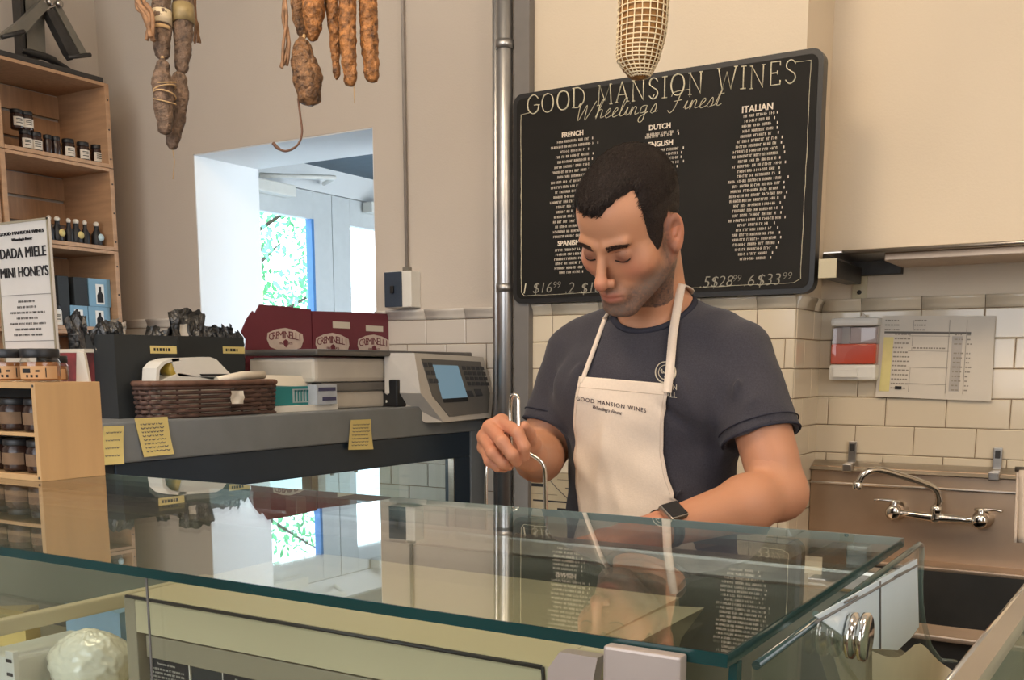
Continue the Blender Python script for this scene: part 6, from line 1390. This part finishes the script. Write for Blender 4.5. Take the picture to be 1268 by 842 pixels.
# straps as flat ribbons on the shirt
def ribbon(pts, w, m, nm, nrm_f=None):
    P2 = smooth_path(pts, 6); rows_ = [[], []]; camv = Vector((0, 0, EYE))
    for i, p in enumerate(P2):
        t_ = (P2[min(i + 1, len(P2) - 1)] - P2[max(i - 1, 0)]).normalized(); nn_ = nrm_f(p) if nrm_f else Vector((0, -1, .2)); s_ = t_.cross(nn_).normalized() * w / 2; rows_[0].append(p - s_); rows_[1].append(p + s_)
    o = MB().grid(rows_).build(nm, m, person); md = o.modifiers.new('thickness', 'SOLIDIFY'); md.thickness = .0022; md.offset = 0; return o
def shirt_normal(p):
    q_ = np.array(p); e = .004; g = np.array([float(shirt_f((q_ + d_)[None])[0] - shirt_f((q_ - d_)[None])[0]) for d_ in np.eye(3) * e]); return Vector(g).normalized()
def dense(pp, off):
    out = []; ff = lambda p: np.minimum(body_sdf(p), shirt_f(p))
    for i in range(len(pp) - 1):
        k_ = max(2, int(math.hypot(pp[i + 1][0] - pp[i][0], pp[i + 1][1] - pp[i][1]) / 5))
        for j in range(k_):
            f_ = j / k_; d_ = np.array(pray(pp[i][0] + (pp[i + 1][0] - pp[i][0]) * f_, pp[i][1] + (pp[i + 1][1] - pp[i][1]) * f_)); d_ = d_ / np.linalg.norm(d_); out.append(march(_C.astype(float), d_, ff, 1.2, 90) - d_ * off)
    o_ = np.array(out)
    for _ in range(3): o_[1:-1] = (o_[:-2] + o_[1:-1] * 2 + o_[2:]) / 4
    return [Vector(p) for p in o_]
rb_pts = dense(((826, 486), (829, 462), (831, 440), (833, 415), (838, 385), (842, 362), (845, 347)), .011)
lb_pts = dense(((720, 474), (728, 452), (737, 428), (745, 405), (752, 388)), .008)
ribbon(rb_pts, .0145, M['apron'], 'apron_strap', lambda p: Vector((.35, -.9, .25)))
ribbon(lb_pts, .0075, M['apron'], 'apron_strap', lambda p: Vector((.35, -.9, .25)))
def round_neck(a, z, r): c_ = Vector((-.785, 1.762, z)); return c_ + Vector((math.cos(a) * r, math.sin(a) * r, 0))
a0 = math.atan2(rb_pts[-1].y - 1.762, rb_pts[-1].x + .785); r0 = math.hypot(rb_pts[-1].y - 1.762, rb_pts[-1].x + .785)
def hug(a, z):
    dr_ = V(math.cos(a), math.sin(a), 0.0); o_ = V(-.785, 1.755, z) + dr_ * .2; return Vector(march(o_, -dr_, lambda p: np.minimum(body_sdf(p), shirt_f(p)), 0, 90) + dr_ * .005)
tail = [rb_pts[-1]] + [hug(a0 + (math.pi * 1.42 - a0) * k / 14, rb_pts[-1].z * (1 - k / 14) + (lb_pts[-1].z + .02) * k / 14) for k in range(1, 14)] + [lb_pts[-1]]
ribbon(tail, .012, M['apron'], 'apron_strap', lambda p: Vector((p.x + .785, p.y - 1.762, .3)).normalized())
# chest print: round seal and two lines of lettering, laid on the cloth
prm = mat('shirt_print', rgb(206, 194, 172), .8)
def print_pts(pts, nm, r=.0011, closed=False): MB().tube(pts, r, 5, closed=closed, flat=.6).build(nm, prm, shirt)
cxp, cyp = 824, 461
for rp_ in (12.5, 8.5): print_pts([Vector(pix_on_shirt(cxp + rp_ * math.cos(a), cyp + rp_ * 1.05 * math.sin(a), .0012)) for a in np.linspace(0, 2 * math.pi, 29)[:-1]], 'printed_seal', .0016 if rp_ > 10 else .0009, True)
for a0 in (.3, 2.4, 4.5): print_pts([Vector(pix_on_shirt(cxp + r_ * math.cos(a0 + k * .5), cyp + r_ * math.sin(a0 + k * .5), .0012)) for k, r_ in enumerate((1, 4, 6, 5.5))], 'printed_seal', .0016)
print_pts([Vector(pix_on_shirt(cxp + a, cyp + b, .0012)) for a, b in ((-4, -2), (0, 2), (5, -3))], 'printed_seal', .0014)
def shirt_text(txt, x0, x1, yb, h, slope):
    me_ = text_mesh(txt, 1.0, thick=0, bold=.012); xs = [v.co.x for v in me_.vertices]; ys = [v.co.y for v in me_.vertices]; a0, a1, b0, b1 = min(xs), max(xs), min(ys), max(ys); L_ = world_loc(person)
    for v in me_.vertices: f_ = (v.co.x - a0) / (a1 - a0); gq = (v.co.y - b0) / (b1 - b0); v.co = Vector(pix_on_shirt(x0 + (x1 - x0) * f_, yb + slope * f_ - h * gq, .0016))
    obj_from_mesh('printed_lettering', me_, prm, shirt)
shirt_text('FRANKLIN', 804, 838, 480, 7, 3.0); shirt_text('HALL', 818, 838, 491, 7, 1.5)

# wrist watch on the left wrist
aw = (WRL - ELL_) / np.linalg.norm(WRL - ELL_); wc = WRL + aw * (-.004); e1 = np.cross(aw, V(0, 0, 1)); e1 /= np.linalg.norm(e1); e2 = np.cross(e1, aw)
wt = thing('wrist_watch', Vector(wc), 'black square wrist watch on the man\'s left wrist', 'watch')
af = lambda p: region_arm_l(p)
rws = []
for o_ in (-.010, .010):
    rws.append([Vector(march(wc + aw * o_ + (e1 * math.cos(a) + e2 * math.sin(a)) * .06, -(e1 * math.cos(a) + e2 * math.sin(a)), af)) + Vector(e1 * math.cos(a) + e2 * math.sin(a)) * .002 for a in np.linspace(0, 2 * math.pi, 33)])
o = MB().grid(rws).build('watch_band', M['black'], wt); md = o.modifiers.new('thickness', 'SOLIDIFY'); md.thickness = .003
dr = V(.25, -.72, .66); dr -= aw * (dr @ aw); dr /= np.linalg.norm(dr); pf = march(wc + dr * .07, -dr, af); sx_ = np.cross(aw, dr)
def slab(c_, a, b, c2_, h0, h1, nm, m, bev=.003):
    mb = MB().box((-a, -b, h0), (a, b, h1), bev); mb.v = [tuple(c_ + aw * v[0] + sx_ * v[1] + dr * v[2]) for v in mb.v]; mb.build(nm, m, wt)
slab(pf, .018, .0165, 0, -.001, .0105, 'watch_case', M['steel'], .004); slab(pf, .0155, .0140, 0, .0095, .0115, 'watch_glass', M['black'], .001)

# cheese cutter: chrome rod in his fist, standing on the ledge
cb0 = Vector(dep(676, 640, 1.56)); t = thing('cheese_cutter', (cb0.x, 1.40, 1.06), 'cheese cutter with a bent chrome wire handle held in his right fist', 'cheese cutter')
rd = [D(633, 560, 1.497), D(632, 520, 1.492), D(632, 500, 1.487), D(634, 491, 1.482), D(638, 489, 1.478), D(641.5, 494, 1.474), D(642, 515, 1.474), D(643, 540, 1.474), D(647, 556, 1.480), D(656, 562, 1.484), D(667, 569, 1.484), D(673, 577, 1.486), D(675, 592, 1.49), D(676, 640, 1.50)]
rp = smooth_path([Vector(p) for p in rd], 6); e = rp[-1]; rp.append(Vector((e.x, e.y + .005, 1.076)))
MB().tube(rp, .0031, 10).build('rod_handle', M['chrome'], t)
k2 = [Vector(D(633, 562, 1.50)), Vector(D(612, 570, 1.53)), Vector(D(603, 580, 1.53)), Vector(D(602, 640, 1.54))]; k2.append(Vector((k2[-1].x, k2[-1].y, 1.076)))
MB().tube(smooth_path(k2, 5), .0028, 10).build('rod_handle', M['chrome'], t)
xx0 = min(k2[-1].x, e.x) - .03; MB().box((xx0, e.y - .10, 1.0605), (e.x + .06, e.y + .06, 1.076), .003).build('cutting_board', M['white'], t)
MB().box((e.x - .02, e.y - .012, 1.076), (e.x + .02, e.y + .02, 1.10), .004).build('rod_holder', M['steel'], t)
